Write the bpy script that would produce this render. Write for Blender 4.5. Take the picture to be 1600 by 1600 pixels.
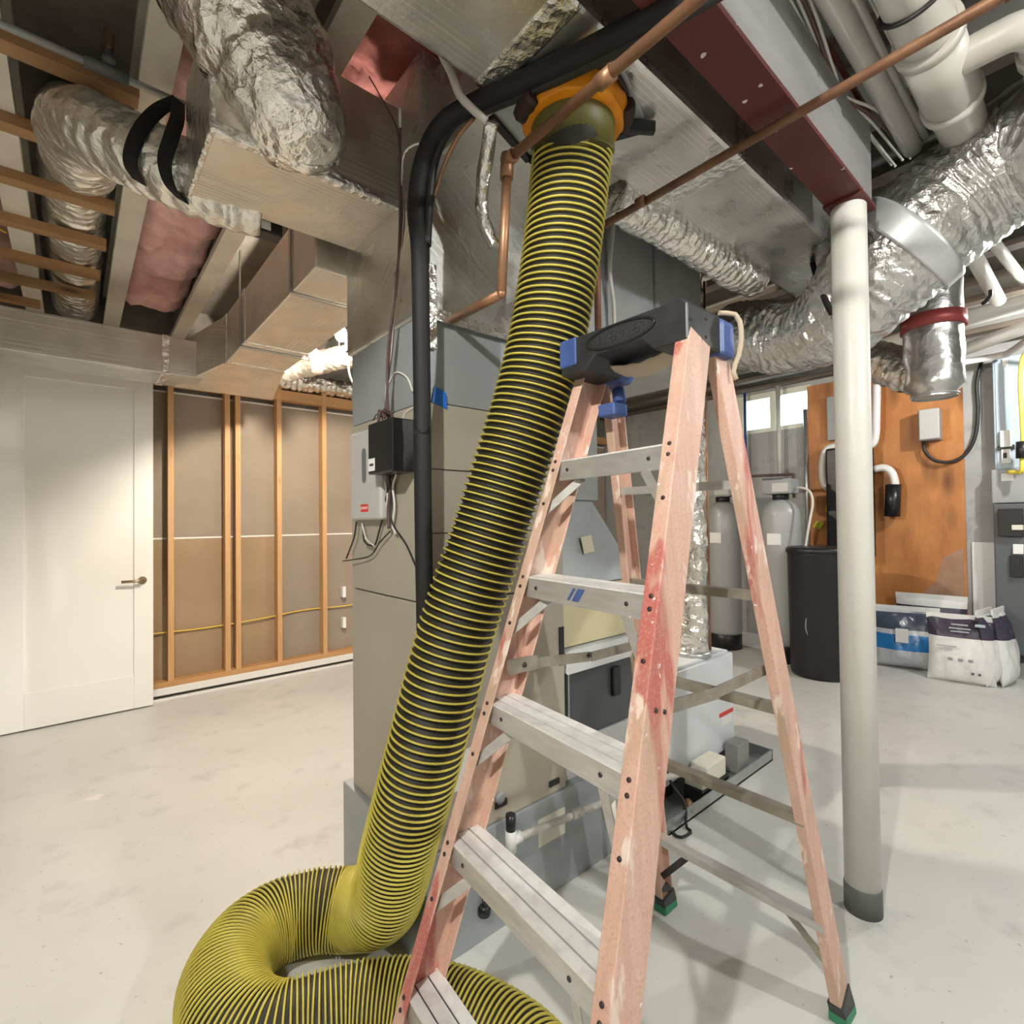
import bpy, math, random
from mathutils import Vector, Matrix, noise
random.seed(7)
for o in list(bpy.data.objects): bpy.data.objects.remove(o)
SC = bpy.context.scene
COL = SC.collection

# ------------------------------------------------------------------ camera
# world axes: X runs along the steel beam and the stud wall, Y along the joists, Z up.
FPX = 800.0
YAW, PITCH, ROLL, EYE = math.radians(49.5), math.atan(12 / 800), math.radians(0.65), 1.34
Fh = Vector((math.cos(YAW), math.sin(YAW), 0)); Rh = Vector((math.sin(YAW), -math.cos(YAW), 0)); Zu = Vector((0, 0, 1))
Fc = Fh * math.cos(PITCH) + Zu * math.sin(PITCH); U0 = -Fh * math.sin(PITCH) + Zu * math.cos(PITCH)
Rc = Rh * math.cos(ROLL) - U0 * math.sin(ROLL); Uc = U0 * math.cos(ROLL) + Rh * math.sin(ROLL)
EYEP = Vector((0, 0, EYE))
cam = bpy.data.objects.new('camera', bpy.data.cameras.new('camera')); COL.objects.link(cam)
cam.data.sensor_fit = 'HORIZONTAL'; cam.data.sensor_width = 36; cam.data.lens = 36 * FPX / 1600
cam.data.clip_start = 0.05
m = Matrix((Rc, Uc, -Fc)).transposed().to_4x4(); m.translation = EYEP; cam.matrix_world = m
SC.camera = cam

def ray(px, py): return Fc + Rc * ((px - 800) / FPX) + Uc * ((800 - py) / FPX)
def PX(px, py, x): d = ray(px, py); return EYEP + d * (x / d.x)      # sight line met by the plane X = x
def PY(px, py, y): d = ray(px, py); return EYEP + d * (y / d.y)
def PZ(px, py, z): d = ray(px, py); return EYEP + d * ((z - EYE) / d.z)
def PD(px, py, D): return EYEP + ray(px, py) * D                      # at a measured distance

# ------------------------------------------------------------------ world, exposure
W = bpy.data.worlds.new('world'); SC.world = W; W.use_nodes = True
bg = W.node_tree.nodes['Background']; bg.inputs[0].default_value = (0.80, 0.90, 1.0, 1); bg.inputs[1].default_value = 6.0
SC.view_settings.view_transform = 'Standard'; SC.view_settings.look = 'None'
SC.view_settings.gamma = 1; SC.view_settings.use_curve_mapping = False
SC.view_settings.exposure = 0.42
# lamps of the room, the last an added weak fill: bare bulbs in porcelain sockets (position, power in watts, colour)
BULBS = [((1.14, 2.80, 2.40), 112, (1.0, .90, .75), 'bare glowing bulb behind the furnace plenum beside the foil duct'),
         ((4.75, -0.15, 2.60), 62, (1.0, .99, .97), 'bare bulb on the ceiling right of the plywood panel'),
         ((-0.75, 0.05, 2.62), 108, (1.0, .97, .90), 'bare bulb on the ceiling left of the viewer'),
         ((1.6, -1.7, 2.62), 82, (1.0, .99, .96), 'bare bulb on the ceiling behind the viewer'),
         ((3.9, 3.3, 2.60), 5, (1.0, .94, .84), 'added weak fill bulb, unseen beyond the foil flue')]

# ------------------------------------------------------------------ materials
def nodes(name):
    mt = bpy.data.materials.new(name); mt.use_nodes = True
    nt = mt.node_tree; return mt, nt, nt.nodes['Principled BSDF']
def N(nt, typ, **kw):
    n = nt.nodes.new(typ)
    for k, v in kw.items():
        if k[0] == '_': n.inputs[k[1:].replace('_', ' ')].default_value = v
        else: setattr(n, k, v)
    return n
def L(nt, a, b): nt.links.new(a, b)
def c4(c): return (c[0], c[1], c[2], 1)
def coords(nt, stretch=(1, 1, 1)):
    tc = N(nt, 'ShaderNodeTexCoord'); mp = N(nt, 'ShaderNodeMapping'); mp.inputs['Scale'].default_value = stretch
    L(nt, tc.outputs['Object'], mp.inputs[0]); return mp.outputs[0]
def mix(nt, fac, a, b):
    mx = N(nt, 'ShaderNodeMix', data_type='RGBA')
    if isinstance(fac, float): mx.inputs[0].default_value = fac
    else: L(nt, fac, mx.inputs[0])
    for s, v in ((6, a), (7, b)):
        if isinstance(v, tuple): mx.inputs[s].default_value = c4(v)
        else: L(nt, v, mx.inputs[s])
    return mx.outputs[2]
def noisef(nt, co, scale, detail=4, lo=.35, hi=.65, rough=.55):
    n = N(nt, 'ShaderNodeTexNoise', _Scale=scale, _Detail=detail, _Roughness=rough); L(nt, co, n.inputs['Vector'])
    r = N(nt, 'ShaderNodeMapRange'); r.inputs[1].default_value = lo; r.inputs[2].default_value = hi
    L(nt, n.outputs[0], r.inputs[0]); return r.outputs[0]
def bump(nt, b, h, strength, dist=.01, prev=None):
    bp = N(nt, 'ShaderNodeBump', _Strength=strength, _Distance=dist); L(nt, h, bp.inputs['Height'])
    if prev: L(nt, prev, bp.inputs['Normal'])
    L(nt, bp.outputs[0], b.inputs['Normal']); return bp.outputs[0]
def M(name, col, rough=.5, metal=0., col2=None, ns=6., st=(1, 1, 1), bs=0., bscale=40., lo=.35, hi=.65, detail=4):
    mt, nt, b = nodes(name)
    b.inputs['Base Color'].default_value = c4(col); b.inputs['Roughness'].default_value = rough; b.inputs['Metallic'].default_value = metal
    if col2 or bs: co = coords(nt, st)
    if col2: L(nt, mix(nt, noisef(nt, co, ns, detail, lo, hi), col, col2), b.inputs['Base Color'])
    if bs: bump(nt, b, noisef(nt, co, bscale, 3, 0, 1), bs)
    return mt
def lines(nt, co, comp, freq, width, wob=.15, wscale=3.):
    """thin parallel lines of constant value of comp.(x,y,z): 1 on a line"""
    dt = N(nt, 'ShaderNodeVectorMath', operation='DOT_PRODUCT'); L(nt, co, dt.inputs[0]); dt.inputs[1].default_value = comp
    nz = N(nt, 'ShaderNodeTexNoise', _Scale=wscale, _Detail=1.); L(nt, co, nz.inputs['Vector'])
    a = N(nt, 'ShaderNodeMath', operation='MULTIPLY_ADD'); L(nt, dt.outputs['Value'], a.inputs[0]); a.inputs[1].default_value = freq
    w = N(nt, 'ShaderNodeMath', operation='MULTIPLY'); L(nt, nz.outputs[0], w.inputs[0]); w.inputs[1].default_value = wob; L(nt, w.outputs[0], a.inputs[2])
    fr = N(nt, 'ShaderNodeMath', operation='FRACT'); L(nt, a.outputs[0], fr.inputs[0])
    lt = N(nt, 'ShaderNodeMath', operation='LESS_THAN'); L(nt, fr.outputs[0], lt.inputs[0]); lt.inputs[1].default_value = width
    fl_ = N(nt, 'ShaderNodeMath', operation='FLOOR'); L(nt, a.outputs[0], fl_.inputs[0])
    wn = N(nt, 'ShaderNodeTexWhiteNoise', noise_dimensions='1D'); L(nt, fl_.outputs[0], wn.inputs['W'])
    pw = N(nt, 'ShaderNodeMath', operation='POWER'); L(nt, wn.outputs['Value'], pw.inputs[0]); pw.inputs[1].default_value = .9
    mu = N(nt, 'ShaderNodeMath', operation='MULTIPLY'); L(nt, lt.outputs[0], mu.inputs[0]); L(nt, pw.outputs[0], mu.inputs[1])
    return mu.outputs[0]
def foil(name, tint=(.74, .73, .70), comp=(0, 1, 1), freq=62., crumple=.35, rough=.30, met=.9, linec=(.95, .92, .86)):
    """scrim-reinforced foil facing of insulated duct board"""
    mt, nt, b = nodes(name); co = coords(nt)
    ln = lines(nt, co, comp, freq, .16, .9, 2.2)
    mk = noisef(nt, coords(nt, (2.5, 2.5, 2.5)), 1.7, 2, .45, .60)
    mm = N(nt, 'ShaderNodeMath', operation='MULTIPLY'); L(nt, ln, mm.inputs[0]); L(nt, mk, mm.inputs[1])
    dirt = mix(nt, noisef(nt, co, 5., 4), tint, tuple(x * .86 for x in tint))
    L(nt, mix(nt, mm.outputs[0], dirt, linec), b.inputs['Base Color'])
    b.inputs['Metallic'].default_value = met
    rr = N(nt, 'ShaderNodeMapRange'); L(nt, noisef(nt, co, 9., 3), rr.inputs[0]); rr.inputs[3].default_value = rough - .08; rr.inputs[4].default_value = rough + .16
    L(nt, rr.outputs[0], b.inputs['Roughness'])
    n1 = bump(nt, b, noisef(nt, co, 11., 5, 0, 1, .62), crumple, .012)
    bump(nt, b, mm.outputs[0], .35, .002, n1)
    return mt
def crinkle(name, tint=(.82, .80, .76), rough=.2, scale=(16, 16, 16), s=.75, met=.95):
    """mylar jacket of flexible duct and foil tape: sharp little facets"""
    mt, nt, b = nodes(name); co = coords(nt, scale)
    v = N(nt, 'ShaderNodeTexVoronoi', feature='F1', _Scale=1.0)
    nz = N(nt, 'ShaderNodeTexNoise', _Scale=.8, _Detail=3.); L(nt, co, nz.inputs['Vector'])
    ad = N(nt, 'ShaderNodeVectorMath', operation='MULTIPLY_ADD'); L(nt, nz.outputs['Color'], ad.inputs[0]); ad.inputs[1].default_value = (1.6, 1.6, 1.6); L(nt, co, ad.inputs[2])
    L(nt, ad.outputs[0], v.inputs['Vector'])
    n1 = bump(nt, b, v.outputs['Distance'], s, .014)
    bump(nt, b, noisef(nt, co, 2.2, 4, 0, 1, .65), s * .7, .010, n1)
    b.inputs['Base Color'].default_value = c4(tint); b.inputs['Metallic'].default_value = met; b.inputs['Roughness'].default_value = rough
    return mt
def wood(name, a, bcol, axis=2, rough=.6, knots=True, sc=26., lg=1.6, ks=7., kt=.16):
    mt, nt, b = nodes(name); st = [sc, sc, sc]; st[axis] = lg
    co = coords(nt, tuple(st)); g = noisef(nt, co, 1.0, 5, .3, .7, .6)
    base = mix(nt, g, a, bcol)
    if knots:
        k = N(nt, 'ShaderNodeTexVoronoi', _Scale=1.0); s2 = [ks, ks, ks]; s2[axis] = ks * .32
        L(nt, coords(nt, tuple(s2)), k.inputs['Vector'])
        r = N(nt, 'ShaderNodeMapRange'); L(nt, k.outputs['Distance'], r.inputs[0]); r.inputs[1].default_value = .05; r.inputs[2].default_value = kt; r.inputs[3].default_value = 1; r.inputs[4].default_value = 0
        base = mix(nt, r.outputs[0], base, tuple(x * .45 for x in bcol))
    L(nt, base, b.inputs['Base Color']); b.inputs['Roughness'].default_value = rough
    bump(nt, b, g, .12, .002); return mt
def emit(name, col, s):
    mt, nt, b = nodes(name); b.inputs['Base Color'].default_value = (1, 1, 1, 1)
    b.inputs['Emission Color'].default_value = c4(col); b.inputs['Emission Strength'].default_value = s; return mt
def glass(name, tint=(.9, .95, .95)):
    mt, nt, b = nodes(name); nt.nodes.remove(b)
    tr = N(nt, 'ShaderNodeBsdfTransparent'); tr.inputs[0].default_value = c4(tint)
    gl = N(nt, 'ShaderNodeBsdfGlossy', _Roughness=.03); mx = N(nt, 'ShaderNodeMixShader'); mx.inputs[0].default_value = .08
    L(nt, tr.outputs[0], mx.inputs[1]); L(nt, gl.outputs[0], mx.inputs[2]); L(nt, mx.outputs[0], nt.nodes['Material Output'].inputs[0]); return mt

def concrete(name, a, bcol, dark, rough=.55, bs=.15):
    mt, nt, b = nodes(name); co = coords(nt)
    base = mix(nt, noisef(nt, co, 1.3, 5), a, bcol)
    base = mix(nt, noisef(nt, co, 7., 6, .56, .78), base, dark)
    sp = noisef(nt, co, 55., 2, .70, .78); base = mix(nt, sp, base, tuple(x * .75 for x in dark))
    L(nt, base, b.inputs['Base Color']); b.inputs['Roughness'].default_value = rough
    bump(nt, b, noisef(nt, co, 30., 5, 0, 1), bs, .004); return mt

def fiberglass(name):
    """faded orange-pink pultruded rail, rubbed red and dirty in patches"""
    mt, nt, b = nodes(name); co = coords(nt, (7, 7, 1.1))
    base = mix(nt, noisef(nt, coords(nt, (40, 40, 2)), 1., 4), (.64, .385, .30), (.71, .475, .385))
    base = mix(nt, noisef(nt, co, 1.0, 4, .595, .635), base, (.50, .14, .12))
    base = mix(nt, noisef(nt, coords(nt, (9, 9, 3.1)), 1.2, 5, .50, .70), base, (.50, .36, .26))
    base = mix(nt, noisef(nt, coords(nt, (210, 210, 170)), 1., 3, .50, .75), base, (.52, .335, .25))
    base = mix(nt, noisef(nt, coords(nt, (22, 22, 7)), 1., 5, .60, .66), base, (.80, .66, .57))
    base = mix(nt, noisef(nt, coords(nt, (30, 30, 30)), 1.5, 2, .73, .77), base, (.82, .78, .74))
    L(nt, base, b.inputs['Base Color']); b.inputs['Roughness'].default_value = .55
    bump(nt, b, noisef(nt, coords(nt, (60, 60, 3)), 1., 3, 0, 1), .15, .002); return mt
def steel_beam(name):
    mt, nt, b = nodes(name); co = coords(nt)
    base = mix(nt, noisef(nt, co, 4., 4), (.085, .013, .010), (.12, .020, .016))
    base = mix(nt, noisef(nt, co, 24., 1, .735, .75), base, (.72, .62, .60))
    L(nt, base, b.inputs['Base Color']); b.inputs['Roughness'].default_value = .6; return mt
def bag_print(name, body, bands, rough=.35):
    """printed sack: bands = [(z0, z1, colour)] up the bag"""
    mt, nt, b = nodes(name); tc = N(nt, 'ShaderNodeTexCoord'); sp = N(nt, 'ShaderNodeSeparateXYZ'); L(nt, tc.outputs['Object'], sp.inputs[0])
    col = None; base = body
    for z0, z1, c in bands:
        g = N(nt, 'ShaderNodeMath', operation='GREATER_THAN'); L(nt, sp.outputs[2], g.inputs[0]); g.inputs[1].default_value = z0
        l = N(nt, 'ShaderNodeMath', operation='LESS_THAN'); L(nt, sp.outputs[2], l.inputs[0]); l.inputs[1].default_value = z1
        mu = N(nt, 'ShaderNodeMath', operation='MULTIPLY'); L(nt, g.outputs[0], mu.inputs[0]); L(nt, l.outputs[0], mu.inputs[1])
        base = mix(nt, mu.outputs[0], base, c)
    if isinstance(base, tuple): b.inputs['Base Color'].default_value = c4(base)
    else: L(nt, base, b.inputs['Base Color'])
    b.inputs['Roughness'].default_value = rough
    bump(nt, b, noisef(nt, coords(nt, (12, 12, 12)), 1., 5, 0, 1), .5, .02); return mt

MT = {}
def mats():
    D = MT
    D['floor'] = concrete('concrete_floor', (.715, .715, .675), (.635, .635, .60), (.54, .54, .51), .42, .10)
    D['conc'] = concrete('poured_concrete', (.42, .42, .405), (.33, .33, .32), (.26, .26, .25), .75, .3)
    D['patch'] = concrete('concrete_patch', (.33, .335, .33), (.30, .30, .30), (.24, .24, .24), .7)
    D['block'] = concrete('concrete_block', (.30, .295, .28), (.25, .245, .235), (.2, .2, .19), .85, .4)
    D['subfloor'] = M('subfloor_board', (.24, .215, .18), .8, col2=(.18, .16, .13), ns=9.)
    D['web'] = M('joist_web', (.30, .29, .26), .75, col2=(.24, .23, .205), ns=12.)
    D['flange'] = M('joist_flange', (.72, .67, .58), .6, col2=(.62, .57, .48), ns=5.)
    D['flange_shaded'] = M('joist_flange_shaded', (.15, .12, .09), .7, col2=(.11, .085, .06), ns=5.)  # darker flange copy: shade of the right-hand ceiling put into the colour
    D['stud'] = wood('stud_pine', (.66, .40, .19), (.55, .30, .125), 2)
    D['plate'] = wood('plate_pine', (.60, .34, .15), (.50, .26, .10), 0)
    D['slat'] = wood('strapping_spruce', (.40, .23, .105), (.31, .165, .07), 0)
    D['drywall'] = M('drywall_back_paper', (.33, .27, .21), .8, col2=(.295, .235, .18), ns=2.5)
    D['drywall2'] = M('drywall_back_paper_tan', (.37, .26, .155), .8, col2=(.33, .225, .13), ns=2.5)
    D['gyp'] = M('gypsum_edge', (.80, .78, .73), .8)
    D['white'] = M('white_paint', (.88, .87, .83), .42)
    D['whitetrim'] = M('white_trim', (.82, .80, .76), .5)
    D['brass'] = M('satin_brass', (.42, .33, .22), .35, 1.)
    D['foilA'] = foil('foil_facing_lengthwise', comp=(0, 1, 1))
    D['foilAw'] = foil('foil_facing_warm', (.80, .75, .66), comp=(0, 1, 1), freq=58., rough=.36, linec=(.36, .32, .26))
    D['foilB'] = foil('foil_facing_crosswise', (.80, .75, .67), comp=(1, 0, 1), freq=45., rough=.36)
    D['foilV'] = foil('foil_facing_plenum', (.74, .73, .69), comp=(.55, .55, .83), freq=36., rough=.33)
    D['foilD'] = foil('foil_facing_dull', (.62, .61, .58), comp=(0, 1, 1), freq=40., rough=.36, crumple=.45)
    D['wrap'] = crinkle('smooth_foil_wrap', (.66, .65, .64), .34, (11, 11, 11), .4)
    D['cuff'] = M('hose_cuff_olive', (.13, .12, .03), .5)
    D['board'] = M('white_board', (.78, .78, .77), .5)
    D['tape'] = crinkle('foil_tape', (.80, .79, .76), .24, (26, 26, 26), .6)
    D['flex'] = crinkle('flex_duct_jacket', (.90, .87, .81), .15, (24, 24, 24), .62)
    D['flexd'] = crinkle('flex_duct_jacket_grey', (.70, .69, .67), .28, (22, 22, 22), .65)
    D['flexw'] = crinkle('flex_duct_jacket_pale', (.86, .83, .76), .3, (14, 20, 14), .7, .85)
    D['galv'] = M('galvanised_sheet', (.56, .58, .58), .36, .85, col2=(.46, .48, .48), ns=7., bs=.06, bscale=9.)
    D['galvd'] = M('galvanised_sheet_dull', (.56, .575, .58), .45, .45, col2=(.46, .475, .48), ns=6., bs=.08, bscale=7.)
    D['galvb'] = M('galvanised_sheet_pale', (.42, .45, .465), .5, .4, col2=(.36, .39, .405), ns=5., bs=.05, bscale=8.)
    D['cab'] = M('cabinet_enamel_grey', (.43, .395, .32), .45, .05, col2=(.395, .36, .29), ns=3.)
    D['cabd'] = M('cabinet_enamel_dark', (.055, .06, .068), .35, .1, col2=(.075, .08, .088), ns=4.)
    D['cabl'] = M('cabinet_enamel_pale', (.50, .51, .50), .45, .05)
    D['cabw'] = M('appliance_white', (.70, .73, .76), .4)
    D['tan'] = M('tan_filter_box', (.62, .55, .35), .6, col2=(.57, .50, .31), ns=5.)
    D['cream'] = M('cream_plastic', (.74, .71, .60), .4)
    D['mask'] = M('masking_tape', (.62, .56, .42), .7)
    D['bluetape'] = M('blue_tape', (.02, .16, .62), .5)
    D['beam'] = steel_beam('red_primer')
    D['beamside'] = M('beam_side_grey', (.40, .395, .395), .38, .35, col2=(.31, .305, .31), ns=3., st=(1, 5, 5))
    D['post'] = M('post_paint', (.74, .73, .68), .42, col2=(.70, .685, .635), ns=6.)
    D['grey'] = M('grey_rubber', (.12, .125, .125), .6)
    D['rust'] = M('rusty_pipe', (.29, .155, .085), .55, .35, col2=(.20, .095, .055), ns=14., bs=.15, bscale=60.)
    D['copper'] = M('tarnished_copper', (.36, .20, .115), .46, .6, col2=(.26, .13, .075), ns=9.)
    D['black'] = M('black_foam', (.008, .008, .009), .7, bs=.1, bscale=30.)
    D['blackp'] = M('black_plastic', (.014, .014, .015), .32)
    D['strap'] = M('black_webbing', (.008, .006, .006), .85)
    D['pvc'] = M('white_pvc', (.56, .545, .49), .42, col2=(.51, .49, .44), ns=4.)
    D['pvcb'] = M('bright_pvc', (.82, .82, .80), .32)
    D['wire'] = M('wire_white', (.68, .66, .60), .5)
    D['wireb'] = M('wire_brown', (.10, .055, .05), .6)
    D['wirey'] = M('wire_yellow', (.72, .50, .08), .5)
    D['wirek'] = M('wire_black', (.016, .015, .015), .5)
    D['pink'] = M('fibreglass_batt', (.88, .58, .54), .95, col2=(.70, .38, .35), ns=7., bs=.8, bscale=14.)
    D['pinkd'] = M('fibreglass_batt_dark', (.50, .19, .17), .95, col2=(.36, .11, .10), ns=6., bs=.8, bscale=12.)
    D['hoseb'] = M('hose_fabric', (.014, .013, .007), .6, col2=(.022, .020, .009), ns=30.)
    D['hosey'] = M('hose_wear_strip', (.61, .53, .095), .45, col2=(.53, .45, .075), ns=12.)
    D['orange'] = M('orange_sealant', (.86, .33, .008), .5, col2=(.75, .24, .006), ns=16.)
    D['mastic'] = M('dark_mastic', (.035, .014, .010), .6)
    D['rail'] = fiberglass('ladder_fibreglass')
    D['alu'] = M('step_aluminium', (.66, .655, .63), .42, .6, col2=(.55, .54, .51), ns=9., st=(6, 1, 6), bs=.05)
    D['alut'] = M('step_tread_worn', (.86, .86, .85), .5, .2, col2=(.70, .69, .67), ns=30., lo=.45, hi=.75)
    D['alud'] = M('brace_aluminium_dirty', (.40, .37, .31), .5, .5, col2=(.28, .25, .20), ns=16.)
    D['capk'] = M('ladder_cap_black', (.020, .021, .023), .42, col2=(.032, .033, .034), ns=20.)
    D['capl'] = M('cap_lettering', (.045, .046, .048), .35)
    D['capb'] = M('ladder_cap_blue', (.045, .085, .26), .45, col2=(.07, .12, .33), ns=15.)
    D['green'] = M('ladder_foot_green', (.035, .24, .12), .5)
    D['rivet'] = M('rivet_dark', (.06, .045, .04), .5, .5)
    D['cloth'] = M('beige_cloth', (.50, .42, .31), .85, bs=.3, bscale=20.)
    D['ply'] = wood('plywood_orange', (.58, .245, .072), (.38, .135, .036), 2, .5, True, 7., 2.4, 5., .30)
    D['tank'] = M('tank_grey', (.36, .365, .365), .35)
    D['tankk'] = M('tank_black', (.011, .011, .013), .4)
    D['boxg'] = M('box_grey', (.30, .31, .315), .45)
    D['boxd'] = M('box_dark_grey', (.105, .115, .125), .45)
    D['boxb'] = M('panel_pale_blue', (.44, .53, .60), .7)
    D['ctrl'] = M('controller_grey', (.52, .52, .50), .4)
    D['ctrld'] = M('controller_slot', (.15, .16, .17), .35)
    D['red'] = M('logo_red', (.70, .05, .035), .5)
    D['paper'] = M('paper_white', (.82, .82, .80), .7)
    D['ink'] = M('ink_dark', (.06, .06, .07), .6)
    D['inkl'] = M('ink_pale', (.45, .44, .47), .6)
    D['blue'] = M('pex_blue', (.02, .06, .22), .4)
    D['yellow'] = M('gas_pipe_yellow', (.80, .66, .10), .4)
    D['tagy'] = M('tag_yellow', (.62, .60, .03), .5)
    D['inv'] = M('seam_dark', (.02, .02, .02), .6)  # near-black line for the cabinet panel seams
    D['glass'] = glass('window_glass')
    D['winframe'] = M('window_vinyl', (.72, .74, .62), .45)
    D['siding'] = M('siding_white', (.80, .82, .82), .6)
    D['ceram'] = M('porcelain', (.75, .73, .68), .35)
    D['redt'] = M('duct_tape_red', (.32, .06, .055), .45, .3)
    D['bagw'] = bag_print('salt_bag_white', (.78, .78, .76), [(.36, .53, (.055, .045, .075))])
    D['bagb'] = bag_print('salt_bag_blue', (.60, .63, .66), [(.17, .30, (.03, .22, .55)), (.30, .34, (.60, .63, .66)), (.34, .48, (.07, .09, .13))], .2)
mats()

# ------------------------------------------------------------------ mesh helpers
OFF = {}
class MB:
    def __init__(s): s.v = []; s.f = []; s.sm = []
    def add(s, vs, fs, smooth=False):
        n = len(s.v); s.v += [Vector(p) for p in vs]
        for f in fs: s.f.append([i + n for i in f]); s.sm.append(smooth)
        return s
    def box(s, a, b):
        x0, y0, z0 = (min(a[i], b[i]) for i in range(3)); x1, y1, z1 = (max(a[i], b[i]) for i in range(3))
        return s.add([(x0, y0, z0), (x1, y0, z0), (x1, y1, z0), (x0, y1, z0), (x0, y0, z1), (x1, y0, z1), (x1, y1, z1), (x0, y1, z1)],
                     [(0, 3, 2, 1), (4, 5, 6, 7), (0, 1, 5, 4), (1, 2, 6, 5), (2, 3, 7, 6), (3, 0, 4, 7)])
    def obox(s, c, ax, ay, az):       # oriented box: centre and three half-axes
        c, ax, ay, az = Vector(c), Vector(ax), Vector(ay), Vector(az)
        vs = [c + ax * i + ay * j + az * k for k in (-1, 1) for i, j in ((-1, -1), (1, -1), (1, 1), (-1, 1))]
        fl = ax.cross(ay).dot(az) < 0
        fs = [(0, 3, 2, 1), (4, 5, 6, 7), (0, 1, 5, 4), (1, 2, 6, 5), (2, 3, 7, 6), (3, 0, 4, 7)]
        return s.add(vs, [tuple(reversed(f)) for f in fs] if fl else fs)
    def bar(s, p, q, w, h, up=(0, 0, 1)):  # rectangular bar from p to q
        p, q = Vector(p), Vector(q); d = q - p; l = d.length / 2; d.normalize()
        sd = d.cross(Vector(up)).normalized(); u = sd.cross(d).normalized()
        return s.obox((p + q) / 2, d * l, sd * (w / 2), u * (h / 2))
    def prism(s, poly, d, smooth=False):    # closed 3-D polygon swept by vector d
        n = len(poly); a = [Vector(p) for p in poly]; b = [p + Vector(d) for p in a]
        fs = [tuple(range(n))[::-1], tuple(range(n, 2 * n))]
        s.add(a + b, fs); k = len(s.v) - 2 * n
        for i in range(n):
            j = (i + 1) % n; s.f.append([k + i, k + j, k + n + j, k + n + i]); s.sm.append(smooth)
        return s
    def hexa(s, lo, hi):                    # eight corners: two quads
        return s.add(list(lo) + list(hi), [(3, 2, 1, 0), (4, 5, 6, 7), (0, 1, 5, 4), (1, 2, 6, 5), (2, 3, 7, 6), (3, 0, 4, 7)])
    def tube(s, path, r, n=12, caps=True, rf=None):
        P = [Vector(p) for p in path]; fr = frames(P); k = len(s.v)
        for i, p in enumerate(P):
            t, a, b = fr[i]
            for j in range(n):
                th = 2 * math.pi * j / n; rr = r if rf is None else rf(i, th, p)
                s.v.append(p + (a * math.cos(th) + b * math.sin(th)) * rr)
        for i in range(len(P) - 1):
            for j in range(n):
                j2 = (j + 1) % n
                s.f.append([k + i * n + j, k + i * n + j2, k + (i + 1) * n + j2, k + (i + 1) * n + j]); s.sm.append(True)
        if caps:
            s.f.append([k + j for j in range(n)][::-1]); s.sm.append(False)
            e = k + (len(P) - 1) * n; s.f.append([e + j for j in range(n)]); s.sm.append(False)
        return s
    def cyl(s, p, q, r, n=16, r2=None):
        return s.tube([p, q], r, n, True, None if r2 is None else (lambda i, th, c: r if i == 0 else r2))
    def lathe(s, c, prof, n=24, ax=(0, 0, 1)):  # prof: (radius, height) pairs from bottom to top
        c = Vector(c); ax = Vector(ax).normalized(); a = ax.orthogonal().normalized(); b = ax.cross(a); k = len(s.v)
        for r, h in prof:
            for j in range(n):
                th = 2 * math.pi * j / n; s.v.append(c + ax * h + (a * math.cos(th) + b * math.sin(th)) * r)
        for i in range(len(prof) - 1):
            for j in range(n):
                j2 = (j + 1) % n; s.f.append([k + i * n + j, k + i * n + j2, k + (i + 1) * n + j2, k + (i + 1) * n + j]); s.sm.append(True)
        s.f.append([k + j for j in range(n)][::-1]); s.sm.append(False)
        e = k + (len(prof) - 1) * n; s.f.append([e + j for j in range(n)]); s.sm.append(False); return s
    def build(s, name, mat, parent=None, bevel=0, seg=2, at=None, sub=0):
        off = OFF[parent.name] if parent else (Vector(at) if at is not None else s.base())
        me = bpy.data.meshes.new(name); me.from_pydata([p - off for p in s.v], [], s.f)
        me.polygons.foreach_set('use_smooth', s.sm); me.update()
        me.materials.append(MT[mat] if isinstance(mat, str) else mat)
        o = bpy.data.objects.new(name, me); COL.objects.link(o)
        if parent: o.parent = parent
        else: o.location = off
        OFF[o.name] = off
        if bevel:
            md = o.modifiers.new('bevel', 'BEVEL'); md.width = bevel; md.segments = seg; md.limit_method = 'ANGLE'; md.angle_limit = .6
        if sub:
            md = o.modifiers.new('sub', 'SUBSURF'); md.levels = sub; md.render_levels = sub
        return o
    def base(s):
        xs = [p.x for p in s.v]; ys = [p.y for p in s.v]; zs = [p.z for p in s.v]
        return Vector(((min(xs) + max(xs)) / 2, (min(ys) + max(ys)) / 2, min(zs)))
def frames(P):
    out = []; n = len(P); a = None
    for i in range(n):
        t = (P[min(i + 1, n - 1)] - P[max(i - 1, 0)]).normalized()
        if a is None:
            ref = Vector((0, 0, 1)) if abs(t.z) < .9 else Vector((1, 0, 0)); a = t.cross(ref).normalized()
        else:
            a = a - t * a.dot(t)
            a = a.normalized() if a.length > 1e-6 else t.orthogonal().normalized()
        out.append((t, a, t.cross(a)))
    return out
def curve(pts, step=.02):
    P = [Vector(p) for p in pts]; Q = [P[0] * 2 - P[1]] + P + [P[-1] * 2 - P[-2]]; raw = []
    for i in range(1, len(Q) - 2):
        p0, p1, p2, p3 = Q[i - 1:i + 3]
        for k in range(40):
            t = k / 40
            raw.append(.5 * ((2 * p1) + (p2 - p0) * t + (2 * p0 - 5 * p1 + 4 * p2 - p3) * t * t + (3 * p1 - p0 - 3 * p2 + p3) * t ** 3))
    raw.append(P[-1]); out = [raw[0]]; acc = 0
    tot = sum((raw[i + 1] - raw[i]).length for i in range(len(raw) - 1)); n = max(2, round(tot / step)); st = tot / n; nxt = st
    for i in range(len(raw) - 1):
        l = (raw[i + 1] - raw[i]).length
        while l > 0 and acc + l >= nxt - 1e-9 and len(out) < n:
            out.append(raw[i].lerp(raw[i + 1], (nxt - acc) / l)); nxt += st
        acc += l
    out.append(raw[-1]); return out
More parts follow.
